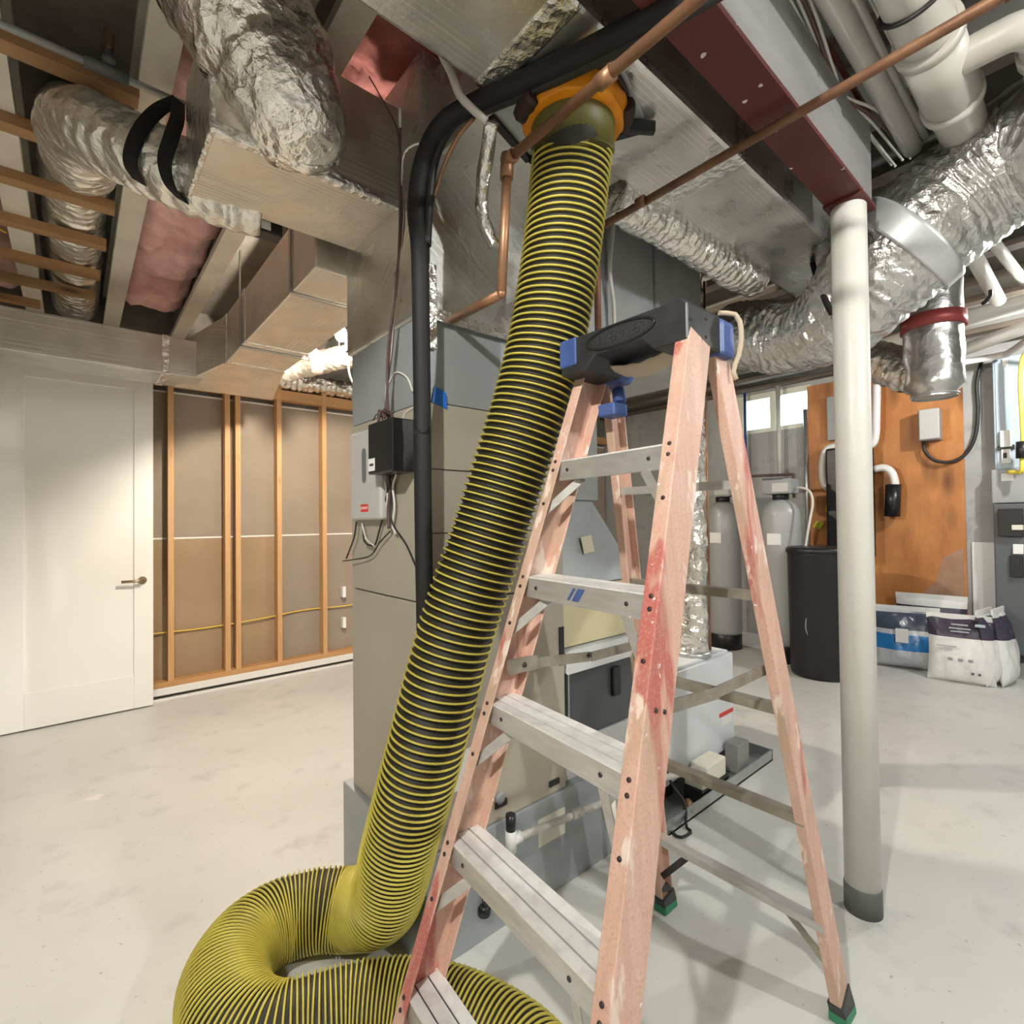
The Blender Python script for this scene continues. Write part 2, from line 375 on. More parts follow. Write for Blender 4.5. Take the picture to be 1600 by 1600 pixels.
def tag(o, label, cat, group=None):
    o['label'] = label; o['category'] = cat
    if group: o['group'] = group
    return o
def thing(name, loc, label, cat, group=None):
    o = bpy.data.objects.new(name, None); COL.objects.link(o); o.location = loc; o.empty_display_size = .05
    OFF[o.name] = Vector(loc); return tag(o, label, cat, group)
def struct(o): o['kind'] = 'structure'; return o
def share(src, loc, parent=None):            # another piece with the same mesh
    c = src.copy(); COL.objects.link(c); c.location = loc
    if parent: c.parent = parent
    return c
def cable(name, pts, r, mat, parent=None, step=.02, n=8, smooth=True):
    P = curve(pts, step) if smooth else pts
    return MB().tube(P, r, n).build(name, mat, parent)
def textmesh(body, size, origin, right, up, mat, name, parent, extrude=.0006, italic=False):
    cu = bpy.data.curves.new('t', 'FONT'); cu.body = body; cu.size = size; cu.align_x = 'CENTER'; cu.align_y = 'CENTER'; cu.extrude = extrude
    if italic: cu.shear = .25
    ob = bpy.data.objects.new('t', cu); COL.objects.link(ob)
    me = bpy.data.meshes.new_from_object(ob.evaluated_get(bpy.context.evaluated_depsgraph_get()))
    bpy.data.objects.remove(ob); bpy.data.curves.remove(cu)
    r, u = Vector(right).normalized(), Vector(up).normalized(); nn = r.cross(u); off = OFF[parent.name]
    for v in me.vertices: v.co = Vector(origin) + r * v.co.x + u * v.co.y + nn * v.co.z - off
    me.materials.clear(); me.materials.append(MT[mat]); o = bpy.data.objects.new(name, me); COL.objects.link(o); o.parent = parent; OFF[o.name] = off
    return o
def ribtube(path, rad, pitch=.045, amp=.012, wr=.02, seed=0., n=40, ns=9.):
    """wrinkled jacket of an insulated flexible duct"""
    acc = [0.]
    for i in range(1, len(path)): acc.append(acc[-1] + (path[i] - path[i - 1]).length)
    def rf(i, th, c):
        r = rad(i / (len(path) - 1)) if callable(rad) else rad
        d = Vector((math.cos(th), math.sin(th), 0))
        w = noise.noise(Vector((d.x * 1.6 + seed, d.y * 1.6, acc[i] * ns)))
        w2 = noise.noise(Vector((d.x * 4 + seed, d.y * 4 + 7, acc[i] * ns * 2.6)))
        return r + amp * (abs(math.sin(math.pi * acc[i] / pitch + 1.2 * w)) - .6) + wr * (w * .8 + w2 * .55)
    return MB().tube(path, .1, n, True, rf)

# ------------------------------------------------------------------ the room
XB, YL, ZJ = 5.95, 4.84, 2.78          # back wall, left wall, underside of joists
X0, Y0, ZT = -4.0, -3.6, 3.07
fl = struct(MB().box((X0, Y0, -.1), (XB + .2, YL + .2, 0)).build('floor', 'floor', at=(0, 0, -.1)))
MB().prism([PZ(806, 1452, 0), PZ(868, 1512, 0), PZ(888, 1488, 0), PZ(838, 1428, 0)], (0, 0, .0015)).build('concrete_patch', 'patch', fl)
ce = struct(MB().box((X0, Y0, ZT), (XB + .2, YL + .2, ZT + .05)).build('ceiling', 'subfloor', at=(0, 0, ZT)))
spot = [Vector((PZ(148, 1247, 0).x + .035 * math.cos(a) * (1 + .4 * math.sin(3 * a)), PZ(148, 1247, 0).y + .03 * math.sin(a) * (1 + .3 * math.cos(5 * a)), 0)) for a in [2 * math.pi * i / 20 for i in range(20)]]
MB().prism(spot, (0, 0, .001)).build('paint_spot', 'whitetrim', fl)
jw = jf = jt = jfd = None
for k in range(-9, 16):
    x = -.205 + .406 * k
    if jw is None:
        jw = MB().box((x - .006, Y0, ZJ + .038), (x + .006, YL, ZT - .038)).build('joist', 'web', ce)
        jf = MB().box((x - .045, Y0, ZJ), (x + .045, YL, ZJ + .038)).build('flange', 'flange', jw)
        jt = MB().box((x - .045, Y0, ZT - .038), (x + .045, YL, ZT)).build('flange', 'flange', jw); xj0 = x
    else:
        d = Vector((x - xj0, 0, 0)); w = share(jw, d, ce)
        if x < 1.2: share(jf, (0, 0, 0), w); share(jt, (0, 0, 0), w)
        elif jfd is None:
            jfd = MB().box((xj0 - .045, Y0, ZJ), (xj0 + .045, YL, ZJ + .038)).build('flange', 'flange_shaded', jw); jfd.parent = w
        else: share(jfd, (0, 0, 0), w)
# wooden strapping nailed under the joists at the left
sl = None
for i, y in enumerate((2.08, 2.50, 2.89, 3.30, 3.73, 4.08, 4.46)):
    xe = (.16, .15, .135, .12, .11, .095, -.17)[i]
    MB().box((-3.2, y - .032, ZJ - .04), (xe, y + .032, ZJ)).build('strapping', 'slat', ce)

wl = struct(MB().box((X0, YL, 0), (XB + .2, YL + .2, ZT)).build('wall_left', 'subfloor', at=(0, YL, 0)))
for n, (x0, x1, z0, z1, mt) in enumerate(((-3.9, 1.0, 1.232, 2.37, 'drywall'), (1.004, 5.9, 1.232, 2.37, 'drywall'), (-3.9, 1.352, .05, 1.215, 'drywall2'), (1.356, 5.9, .05, 1.215, 'drywall'))):
    MB().box((x0, YL - .028, z0), (x1, YL - .015, z1)).build('drywall_sheet', mt, wl)
for z in (1.2235, 2.376):
    MB().box((-3.9, YL - .03, z - .007), (5.9, YL - .014, z + .007)).build('gypsum_edge', 'gyp', wl)
YS = 4.72
st0 = None
for x in (-1.05, -.65, -.245, .16, .565, .957, 1.035, 1.36, 1.755, 2.16, 2.57, 2.97, 3.38, 3.79, 4.2, 4.6, 5.0, 5.4):
    zt = 2.64 if x in (1.36, 1.755) else 2.415
    if zt > 2.5: MB().box((x - .019, YS - .004, .13), (x + .019, YS + .089, zt)).build('stud', 'stud', wl)
    elif st0 is None: st0 = MB().box((x - .019, YS, .13), (x + .019, YS + .089, zt)).build('stud', 'stud', wl); sx = x
    else: share(st0, (x - sx, 0, 0), wl)
MB().box((-3.9, YS, .09), (5.9, YS + .089, .13)).build('bottom_plate', 'plate', wl)
MB().box((-3.9, YS + .002, 2.415), (5.9, YS + .089, 2.505)).build('top_plate', 'plate', wl)
cable('electric_cable', [(x, YS + .07 + .008 * math.sin(x * 9), .47 + .035 * x + .012 * math.sin(x * 5)) for x in (-1.2, -.6, 0, .4, .8, 1.2, 1.6, 2.0, 2.6)], .006, 'wirey', wl)
for z in (.62, .33): MB().box((1.935, YS + .03, z), (1.965, YS + .08, z + .10)).build('outlet_box', 'white', wl)
struct(MB().box((-3.9, YS - .022, .035), (5.9, YS - .001, .09)).build('trim_1', 'whitetrim', at=(0, YS, .035), bevel=.004))
struct(MB().box((-3.9, YS - .06, 0), (5.9, YS - .03, .02)).build('baseboard_left', 'whitetrim', at=(0, YS, 0), bevel=.004))
# back wall of poured concrete with a high window
wy0, wy1, wz0, wz1 = 2.05, 2.86, 2.30, 2.745
wb = MB().box((XB, Y0, 0), (XB + .2, YL + .2, wz0)).box((XB, Y0, wz1), (XB + .2, YL + .2, ZT))
wb.box((XB, Y0, wz0), (XB + .2, wy0, wz1)).box((XB, wy1, wz0), (XB + .2, YL + .2, wz1))
struct(wb.build('wall_back', 'conc', at=(XB, 0, 0)))
struct(MB().box((X0, Y0 - .2, 0), (XB + .2, Y0, ZT)).build('wall_right', 'conc', at=(0, Y0, 0)))
struct(MB().box((X0 - .2, Y0 - .2, 0), (X0, YL + .2, ZT)).build('wall_front', 'gyp', at=(X0, 0, 0)))
wf = MB()
for a, b in (((wy0, wz0), (wy1, wz0 + .045)), ((wy0, wz1 - .06), (wy1, wz1)), ((wy0, wz0 + .045), (wy0 + .035, wz1 - .06)), ((wy1 - .09, wz0 + .045), (wy1, wz1 - .06)), ((2.40, wz0 + .045), (2.475, wz1 - .06))):
    wf.box((XB - .005, a[0], a[1]), (XB + .09, b[0], b[1]))
wi = struct(wf.build('window_1', 'winframe', at=(XB, 2.45, wz0)))
for a, b in ((wy0 + .03, 2.41), (2.47, wy1 - .08)):
    MB().box((XB + .045, a, wz0 + .04), (XB + .051, b, wz1 - .055)).build('pane', 'glass', wi)
MB().box((XB - .012, 2.40, wz0 + .14), (XB - .004, 2.425, wz0 + .20)).build('latch', 'winframe', wi)
sd = thing('siding_wall', (XB + 1.3, 2.2, 0), 'white lap siding seen through the high window', 'siding')
s0 = None
for k in range(9):
    if s0 is None: s0 = MB().prism([(XB + 1.3, .2, 2.2), (XB + 1.27, .2, 2.2), (XB + 1.285, .2, 2.31), (XB + 1.3, .2, 2.31)], (0, 2.6, 0)).build('siding_board', 'siding', sd)
    else: share(s0, (0, 0, .108 * k), sd)

# white slab door standing open in front of the stud wall
dx0, dx1, dy, dh = -.365, .44, 4.60, 2.44
dm = MB().box((dx0, dy, .012), (dx1, dy + .034, dh))
for a, b in (((dx0, .012), (dx0 + .115, dh)), ((dx1 - .115, .012), (dx1, dh)), ((dx0 + .115, .012), (dx1 - .115, .25)), ((dx0 + .115, dh - .125), (dx1 - .115, dh))):
    dm.box((a[0], dy - .009, a[1]), (b[0], dy, b[1]))
dr = struct(dm.build('door_1', 'white', at=((dx0 + dx1) / 2, dy, 0), bevel=.003))
hz, hx = .93, dx1 - .065
h = MB().cyl((hx, dy - .009, hz), (hx, dy - .018, hz), .027, 20).cyl((hx, dy - .018, hz), (hx, dy - .055, hz), .010)
h.tube([(hx + .008, dy - .055, hz), (hx - .05, dy - .055, hz), (hx - .125, dy - .05, hz)], .010, 10).build('door_handle', 'brass', dr)

# ------------------------------------------------------------------ steel beam and post
bt = thing('steel_beam', (0, .575, 2.42), 'red-primed steel beam under the joists, carried by the white post', 'beam')
MB().box((-3.5, .520, 2.42), (2.15, .630, 2.435)).build('bottom_flange', 'beam', bt)
MB().box((-3.5, .568, 2.435), (2.15, .582, 2.74)).build('beam_web', 'beam', bt)
MB().box((-3.5, .520, 2.74), (2.15, .630, 2.755)).build('top_flange', 'beam', bt)
MB().box((-3.5, .524, 2.437), (2.12, .560, 2.72)).build('side_cladding', 'beamside', bt)['label'] = 'smooth pale grey cladding on the beam side'
px_, py_ = 2.041, .574
pt = thing('steel_post', (px_, py_, 0), 'round white-painted steel post with a dark grey foot, holding up the beam', 'post')
MB().lathe((px_, py_, .07), [(.0535, 0), (.0535, 2.335), (.046, 2.345)], 32).build('post_tube', 'post', pt)
MB().lathe((px_, py_, 0), [(.056, 0), (.056, .085), (.054, .09)], 32).build('post_foot', 'grey', pt)
MB().box((px_ - .06, py_ - .06, 2.41), (px_ + .06, py_ + .06, 2.42)).build('cap_plate', 'beam', pt)

# ------------------------------------------------------------------ insulation batts between the joists
def batt(x0, x1, y0, y1, z, mat, label, seed):
    nx, ny = 14, int((y1 - y0) / .03); mb = MB(); vs = []; fs = []
    for j in range(ny + 1):
        for i in range(nx + 1):
            x = x0 + (x1 - x0) * i / nx; y = y0 + (y1 - y0) * j / ny
            e = min(i, nx - i, 3) / 3
            zz = z + .05 * (1 - e) + .05 * noise.noise(Vector((x * 5 + seed, y * 5, 0))) + .025 * noise.noise(Vector((x * 14, y * 14, seed)))
            if j in (0, ny): zz += .06
            vs.append((x, y, zz))
    for j in range(ny):
        for i in range(nx): a = j * (nx + 1) + i; fs.append((a, a + nx + 1, a + nx + 2, a + 1))
    n = len(vs); vs += [(p[0], p[1], ZT - .04) for p in vs]
    fs += [tuple(reversed([q + n for q in f])) for f in fs[:nx * ny]]
    ring = list(range(nx + 1)) + [j * (nx + 1) + nx for j in range(1, ny + 1)] + [ny * (nx + 1) + i for i in range(nx - 1, -1, -1)] + [j * (nx + 1) for j in range(ny - 1, 0, -1)]
    for a, b in zip(ring, ring[1:] + ring[:1]): fs.append((a, b, b + n, a + n))
    return tag(mb.add(vs, fs, True).build('insulation_batt', mat), label, 'insulation', 'pink insulation between the joists')
batt(.212, .59, 1.95, 4.42, 2.875, 'pink', 'pink insulation batt between two pale joists, above the foil duct over the door', 1.)
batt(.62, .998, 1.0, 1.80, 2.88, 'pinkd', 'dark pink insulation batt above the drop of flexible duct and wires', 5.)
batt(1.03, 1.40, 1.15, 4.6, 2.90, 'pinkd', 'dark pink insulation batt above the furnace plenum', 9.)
batt(-.60, -.22, 1.6, 4.75, 2.93, 'pink', 'pink insulation batt above the wooden strapping at the far left', 3.)

# ------------------------------------------------------------------ furnace and its plenum
fx0, fx1, fy0, fy1 = .804, 1.39, 1.335, 1.885
fu = thing('furnace_cabinet', ((fx0 + fx1) / 2, (fy0 + fy1) / 2, 0), 'tall grey furnace cabinet on a galvanised base with foil-wrapped plenum above', 'furnace')
bs = MB().box((fx0 - .02, fy0 - .01, 0), (1.80, fy1 + .05, .345)).build('return_base', 'galvb', fu, bevel=.004)
MB().box((1.235, fy0 - .012, .19), (1.37, fy0 - .0095, .285)).build('base_label', 'cream', bs)
MB().box((fx0, fy0, .345), (fx1, fy1, 1.085)).build('lower_panel', 'cab', fu, bevel=.004)
MB().box((fx0, fy0, 1.089), (fx1, fy1, 1.70)).build('upper_panel', 'cab', fu, bevel=.004)
MB().box((fx0 + .004, fy0 + .004, 1.703), (fx1 - .004, fy1 - .004, 1.975)).build('coil_case', 'galvb', fu, bevel=.003)
pl = MB().box((fx0 - .012, fy0 - .012, 1.972), (fx1, fy1 + .012, 2.77)).build('plenum', 'foilV', fu, bevel=.012)
MB().box((fx0 - .014, fy0 - .014, 1.95), (fx1 + .002, fy0 - .008, 1.985)).build('tape_band', 'tape', pl)
MB().box((fx0 - .0125, fy0 - .0132, 1.86), (fx0 + .035, fy0 - .001, 2.12)).build('corner_tape', 'tape', pl, bevel=.003)
MB().prism([(fx0 + .02, fy0 - .003, 1.70), (fx0 + .075, fy0 - .003, 1.685), (fx0 + .07, fy0 - .003, 1.735), (fx0 + .03, fy0 - .003, 1.75)], (0, .003, 0)).build('blue_tape', 'bluetape', fu)
for z in (1.30, 1.495):
    MB().box((fx0 + .004, fy0 - .0015, z), (fx1, fy0 + .002, z + .003)).build('panel_seam', 'inv', fu)
MB().box((.86, fy0 - .002, .50), (.99, fy0 + .001, .62)).build('rating_label', 'paper', fu)
MB().box((1.36, fy0 - .004, .80), (1.385, fy0 - .0005, .94)).build('latch_slot', 'wirek', fu)
for xx, zz in ((1.05, .39), (1.30, .375)): MB().box((xx, fy0 - .006, zz), (xx + .05, fy0 - .0005, zz + .02)).build('clip', 'wirek', fu)

# second unit to the right: dark front, tan filter box, sheet-metal transition, plenum
f2 = thing('air_handler', (1.63, 1.65, .345), 'air handler with dark control front under a pale sheet-metal transition, behind the ladder', 'air handler')
MB().box((1.395, 1.36, .345), (1.86, 1.90, .48)).build('lower_panel', 'cabl', f2, bevel=.004)
MB().box((1.395, 1.37, .48), (1.86, 1.90, .80)).build('control_front', 'cabd', f2, bevel=.004)
MB().box((1.425, 1.352, .50), (1.432, 1.368, .76)).build('chrome_strip', 'galv', f2)
MB().box((1.70, 1.352, .60), (1.75, 1.369, .72)).build('handle', 'wirek', f2, bevel=.006)
MB().hexa([(1.40, 1.33, .755), (1.86, 1.33, .755), (1.86, 1.5, .82), (1.40, 1.5, .82)], [(1.43, 1.37, .83), (1.85, 1.37, .83), (1.85, 1.52, .86), (1.43, 1.52, .86)]).build('sloped_hood', 'cabl', f2, bevel=.003)
MB().box((1.43, 1.385, .84), (1.86, 1.88, 1.075)).build('filter_box', 'tan', f2, bevel=.004)
MB().hexa([(1.42, 1.37, 1.08), (1.90, 1.37, 1.08), (1.90, 1.92, 1.08), (1.42, 1.92, 1.08)], [(1.44, 1.46, 1.42), (1.70, 1.46, 1.42), (1.70, 1.86, 1.42), (1.44, 1.86, 1.42)]).build('transition', 'galvb', f2, bevel=.003)
MB().box((1.43, 1.44, 1.42), (1.72, 1.86, 2.05)).build('riser', 'galv', f2, bevel=.003)
MB().box((1.38, 1.37, 2.05), (2.48, 1.95, 2.77)).build('upper_plenum', 'galvd', f2, bevel=.004)
MB().obox((1.60, 1.398, 1.235), (.032, 0, .004), (0, .001, .0), (-.003, .006, .034)).build('masking_tape', 'mask', f2)
for x in (1.70, 2.05): MB().box((x, 1.365, 2.05), (x + .012, 1.372, 2.77)).build('duct_seam', 'galv', f2)
cable('drain_tube', [(1.42, 1.34, .44), (1.50, 1.31, .42), (1.60, 1.30, .38), (1.66, 1.29, .37)], .016, 'cream', f2)

# ------------------------------------------------------------------ rectangular foil-covered ducts
du = thing('main_duct', (1.1, .89, 2.47), 'foil-wrapped rectangular main duct running beside the red beam', 'duct')
MB().box((-1.2, .735, 2.47), (2.93, 1.05, 2.765)).build('duct_body', 'foilA', du, bevel=.014)
MB().box((.86, 1.03, 2.474), (1.39, 1.335, 2.76)).build('plenum_connector', 'foilA', du, bevel=.006)
for x0 in (.78, 1.56): MB().box((x0, .732, 2.466), (x0 + .075, 1.053, 2.60)).build('tape_band', 'tape', du, bevel=.01)
MB().add([(.86, 1.09, 2.4665), (1.075, 1.16, 2.4665), (1.25, .845, 2.4665), (1.0, .76, 2.4665), (.86, 1.09, 2.4735), (1.075, 1.16, 2.4735), (1.25, .845, 2.4735), (1.0, .76, 2.4735)],
         [(0, 1, 2, 3), (7, 6, 5, 4), (0, 4, 5, 1), (1, 5, 6, 2), (2, 6, 7, 3), (3, 7, 4, 0)]).build('takeoff_plate', 'galvd', du)
MB().bar((1.075, 1.16, 2.46), (1.25, .845, 2.46), .02, .012).build('plate_edge', 'wirek', du)
MB().bar((.88, 1.10, 2.46), (1.075, 1.16, 2.46), .02, .012).build('plate_edge', 'wirek', du)

d1 = thing('supply_duct', (.53, 1.65, 2.35), 'short foil-wrapped duct reaching left from the plenum, with the big flexible drop on its side', 'duct')
b1 = MB().box((.262, 1.475, 2.35), (.80, 1.825, 2.68)).build('duct_body', 'foilAw', d1, bevel=.01)
MB().box((.259, 1.472, 2.345), (.275, 1.828, 2.683)).build('end_tape', 'tape', b1, bevel=.004)
MB().box((.262, 1.47, 2.344), (.80, 1.50, 2.375)).build('edge_tape', 'tape', b1, bevel=.006)
d2 = thing('trunk_duct', (.83, 2.9, 2.28), 'foil-covered trunk duct running from the plenum toward the stud wall', 'duct')
MB().box((.672, 1.89, 2.28), (1.0, 3.35, 2.56)).build('duct_body', 'foilB', d2, bevel=.008)
MB().hexa([(.672, 3.35, 2.28), (1.0, 3.35, 2.28), (1.12, 4.05, 2.25), (.50, 4.05, 2.25)], [(.672, 3.35, 2.56), (1.0, 3.35, 2.56), (1.12, 4.05, 2.52), (.50, 4.05, 2.52)]).build('flared_end', 'foilB', d2, bevel=.006)
for y in (2.15, 2.98):
    MB().box((.664, y, 2.275), (.669, y + .02, 2.79)).build('hanger_strap', 'galv', d2)
    MB().box((.664, y, 2.273), (1.004, y + .02, 2.278)).build('hanger_strap', 'galv', d2)
for y in (2.9, 3.33): MB().box((.668, y, 2.276), (1.004, y + .06, 2.563)).build('tape_band', 'tape', d2, bevel=.004)
d3 = thing('cross_duct', (-.5, 3.9, 2.25), 'foil-covered rectangular duct crossing above the white door', 'duct')
MB().box((-2.6, 3.72, 2.255), (.62, 4.05, 2.485)).build('duct_body', 'foilD', d3, bevel=.006)
MB().box((.40, 3.715, 2.25), (.44, 4.055, 2.49)).build('tape_band', 'tape', d3, bevel=.004)

# ------------------------------------------------------------------ flexible ducts
P = curve([PD(285, -150, 1.26), PD(330, -60, 1.29), PD(378, 20, 1.32), PD(425, 100, 1.36), PD(455, 175, 1.40), (.465, 1.46, 2.455), (.47, 1.50, 2.44)], .007)
o = ribtube(P, lambda u: .168 - .035 * max(0, u - .55) / .45, .07, .005, .014, 1., 48, 14.).build('flexible_duct', 'flex'); tag(o, 'large crinkled silver flexible duct dropping from the joists onto the short foil duct', 'duct')
P = curve([PD(410, 322, 1.74), PD(335, 296, 1.67), PD(260, 262, 1.62), PD(190, 226, 1.62), PD(140, 203, 1.67), PD(122, 212, 1.83), PD(126, 250, 2.08), (.0, 2.55, 2.885), (0, 2.9, 2.90), (0, 3.4, 2.90), (0, 4.75, 2.90)], .009)
fx = thing('flexible_duct', (.1, 2.0, 2.33), 'silver flexible duct held by two black straps, running up over the wooden strapping', 'duct')
ribtube(P, lambda u: .100 + .02 * min(1, u / .3), .055, .009, .009, 4., 40).build('jacket', 'flexw', fx)
ap_ = Vector((.262, 2.0, 2.755))
for path in ([ap_, PD(248, 172, 1.56), PD(222, 200, 1.50), PD(206, 235, 1.49), PD(205, 262, 1.51), PD(218, 284, 1.57)],
             [ap_, PD(277, 185, 1.55), PD(266, 220, 1.50), PD(257, 255, 1.50), PD(266, 290, 1.53), PD(290, 318, 1.62)]):
    full = curve(path, .012); vs = []; fs = []
    for q in full: vs += [q + Vector((-.018, .0, .006)), q + Vector((.018, 0, -.006))]
    for i in range(len(full) - 1): fs.append((2 * i, 2 * i + 1, 2 * i + 3, 2 * i + 2))
    s = MB().add(vs, fs, True).build('strap', 'strap', fx); md = s.modifiers.new('s', 'SOLIDIFY'); md.thickness = .003
P = curve([(3.05, 1.05, 2.36), PD(1150, 522, 2.72), PD(1230, 530, 2.45), PD(1300, 503, 2.25), PD(1365, 435, 2.10), PD(1425, 375, 2.0), PD(1490, 318, 1.93), PD(1560, 266, 1.84), PD(1640, 216, 1.72), PD(1800, 180, 1.45)], .009)
fb = thing('flexible_duct', (2.3, .5, 2.0), 'large grey-silver flexible duct sweeping behind the white post to the upper right', 'duct')
ribtube(P, lambda u: .158 + .055 * max(0, min(1, (u - .42) / .14)), .045, .008, .012, 9., 56, 14.).build('jacket', 'flexd', fb)
acc = 0; k = min(range(len(P)), key=lambda i: (P[i] - PD(1418, 382, 2.0)).length)
MB().tube(P[k - 4:k + 5], .229, 48).build('tape_band', 'galvd', fb)
MB().tube(curve([PD(1268, 405, 2.30), PD(1278, 440, 2.20), PD(1290, 470, 2.06), PD(1300, 490, 2.03)], .01), .012, 8).build('strap', 'strap', fb)
P = curve([(1.42, 1.11, 2.47), (1.7, 1.10, 2.47), (2.1, 1.09, 2.46), (2.45, 1.08, 2.46)], .008)
tag(ribtube(P, .075, .04, .008, .014, 14., 30).build('flexible_duct', 'flex'), 'thin crinkled foil duct tucked along the far lower edge of the main duct', 'duct')
P = curve([PD(1340, 556, 3.15), PD(1375, 566, 3.0), PD(1415, 580, 2.86), PD(1448, 588, 2.76)], .010)
tag(ribtube(P, .112, .05, .008, .014, 21., 28).build('flexible_duct', 'flex'), 'bright flexible foil duct behind the post, joining the open takeoff pipe', 'duct')
tk = thing('takeoff_pipe', PD(1465, 560, 2.72), 'foil-wrapped round takeoff pipe hanging down with red tape at its top', 'duct')
c = PD(1458, 540, 2.72); zb = PD(1467, 622, 2.72).z; zt = 2.80
mb = MB(); Q = [Vector((c.x, c.y, zb + (zt - zb) * i / 30)) for i in range(31)]
mb.tube(Q, .125, 36, False, lambda i, th, p: (.128 if i < 24 else .13) + .006 * noise.noise(Vector((math.cos(th) * 2, math.sin(th) * 2, i * .3))) - (.03 if i < 2 else 0)).build('pipe', 'wrap', tk)
mb = MB().lathe((c.x, c.y, zb + .01), [(.105, 0), (.105, .004)], 32).build('pipe_end', 'galvd', tk)
MB().lathe((c.x, c.y, zb + .36), [(.140, 0), (.140, .07)], 32).build('red_tape', 'redt', tk)
# foil-wrapped vertical flue over the white appliance
fl_c = (2.50, 1.46)
flq = [Vector((fl_c[0], fl_c[1], .60 + .012 * i)) for i in range(180)]
flu = thing('flue_pipe', (fl_c[0], fl_c[1], .60), 'foil-wrapped vertical flue rising from the white appliance behind the ladder', 'flue')
ribtube(flq, .080, .11, .006, .012, 30., 30, 8.).build('wrap', 'flex', flu)
MB().cyl((fl_c[0] + .09, fl_c[1] - .05, .25), (fl_c[0] + .055, fl_c[1] - .07, 2.6), .006, 8).build('copper_line', 'copper', flu)
# foil pieces and pale duct seen past the lamp
tag(ribtube(curve([PD(436, 582, 3.6), PD(500, 566, 3.5), PD(560, 553, 3.4), PD(640, 535, 3.3)], .012), .075, .06, .006, .012, 40., 28).build('flexible_duct', 'flexw'), 'pale flexible duct behind the glowing bulb', 'duct')
hs_ = bpy.data.objects[list(o.name for o in bpy.data.objects if o.name.startswith('flexible_duct'))[-1]]
for q in (PD(470, 573, 3.55), PD(530, 559, 3.45)): MB().cyl(q, (q.x, q.y, ZJ), .005, 6).build('hanger', 'galv', hs_)
tag(ribtube(curve([(.9, 4.69, 2.59), (1.4, 4.69, 2.59), (2.2, 4.69, 2.59)], .012), .075, .05, .012, .02, 44., 28).build('flexible_duct', 'flex'), 'crumpled silver duct lying above the top plate of the stud wall', 'duct')

# ------------------------------------------------------------------ yellow and black ventilation hose
HP = [(1.035, .935, 2.47), (1.037, .94, 2.40), PD(893, 250, 1.44), PD(872, 430, 1.46), PD(838, 600, 1.47), PD(775, 800, 1.47), PD(709, 1000, 1.46), PD(662, 1180, 1.46), PD(627, 1310, 1.50)]
h0 = PD(602, 1392, 1.55); h0.z = .205
HP += [h0]
for px, py in ((555, 1418), (500, 1420), (440, 1437), (385, 1475), (352, 1535), (365, 1600), (420, 1628), (490, 1610), (560, 1590), (640, 1585), (720, 1607), (800, 1655), (860, 1720)):
    HP.append(PZ(px, py, .122 if px < 556 else .122))
hp = curve(HP, .004); nH = len(hp); HR = .110
hs = [0.]
for i in range(1, nH): hs.append(hs[-1] + (hp[i] - hp[i - 1]).length)
pit = []; th = [0.]
def lerp(a, b, t): t = max(0., min(1., t)); return a + (b - a) * t
for i in range(nH):
    z = hp[i].z
    if z > .85: p = lerp(.0235, .0182, (z - .9) / 1.1)
    elif z > .2: p = lerp(.0118, .0235, (z - .2) / .62)
    else: p = .0125 + .0025 * noise.noise(Vector((hs[i] * 3, 0, 0)))
    pit.append(p)
    if i: th.append(th[-1] + 2 * math.pi * (hs[i] - hs[i - 1]) / p)
fr = frames(hp)
hose = thing('ventilation_hose', (hp[-200].x, hp[-200].y, 0), 'yellow and black ribbed ventilation hose hanging from the duct and looped on the floor', 'hose')
def fabric(i, t, p):
    ph = (th[i] - t) / 2
    g = 1 - abs(math.cos(ph)) ** 1.5
    return HR - .003 - min(.010, pit[i] * .42) * g
MB().tube(hp, HR, 40, True, fabric).build('fabric_sleeve', 'hoseb', hose)
kc = next(i for i in range(nH) if hp[i].z < 2.368)
mb = MB(); T0 = th[kc - 2]; tot = th[-1] - T0; NS = 40; steps = int(tot / (2 * math.pi) * NS); j = 0
k0 = len(mb.v)
for q in range(steps + 1):
    T = T0 + tot * q / steps
    while j < nH - 2 and th[j + 1] < T: j += 1
    u = (T - th[j]) / max(1e-9, th[j + 1] - th[j]); c = hp[j].lerp(hp[j + 1], u)
    t, a, b = fr[j]; d = a * math.cos(T) + b * math.sin(T)
    hw = .0025
    for du_, dr_ in ((-hw, -.003), (-hw * .9, .001), (0, .0024), (hw * .9, .001), (hw, -.003)): mb.v.append(c + d * (HR + dr_) + t * du_)
    if q:
        e = k0 + q * 5
        for m_ in range(4): mb.f.append([e - 5 + m_, e - 4 + m_, e + 1 + m_, e + m_]); mb.sm.append(True)
mb.build('wear_strip', 'hosey', hose)['label'] = 'yellow spiral wear strip'
MB().tube([hp[0] - Vector((0, 0, .001)), hp[kc // 2], hp[kc - 4], hp[kc - 3], hp[kc - 1], hp[kc]], HR + .004, 40, True, lambda i, t, p: HR + (.004, .004, .004, .007, .007, .001)[i]).build('cuff', 'cuff', hose)
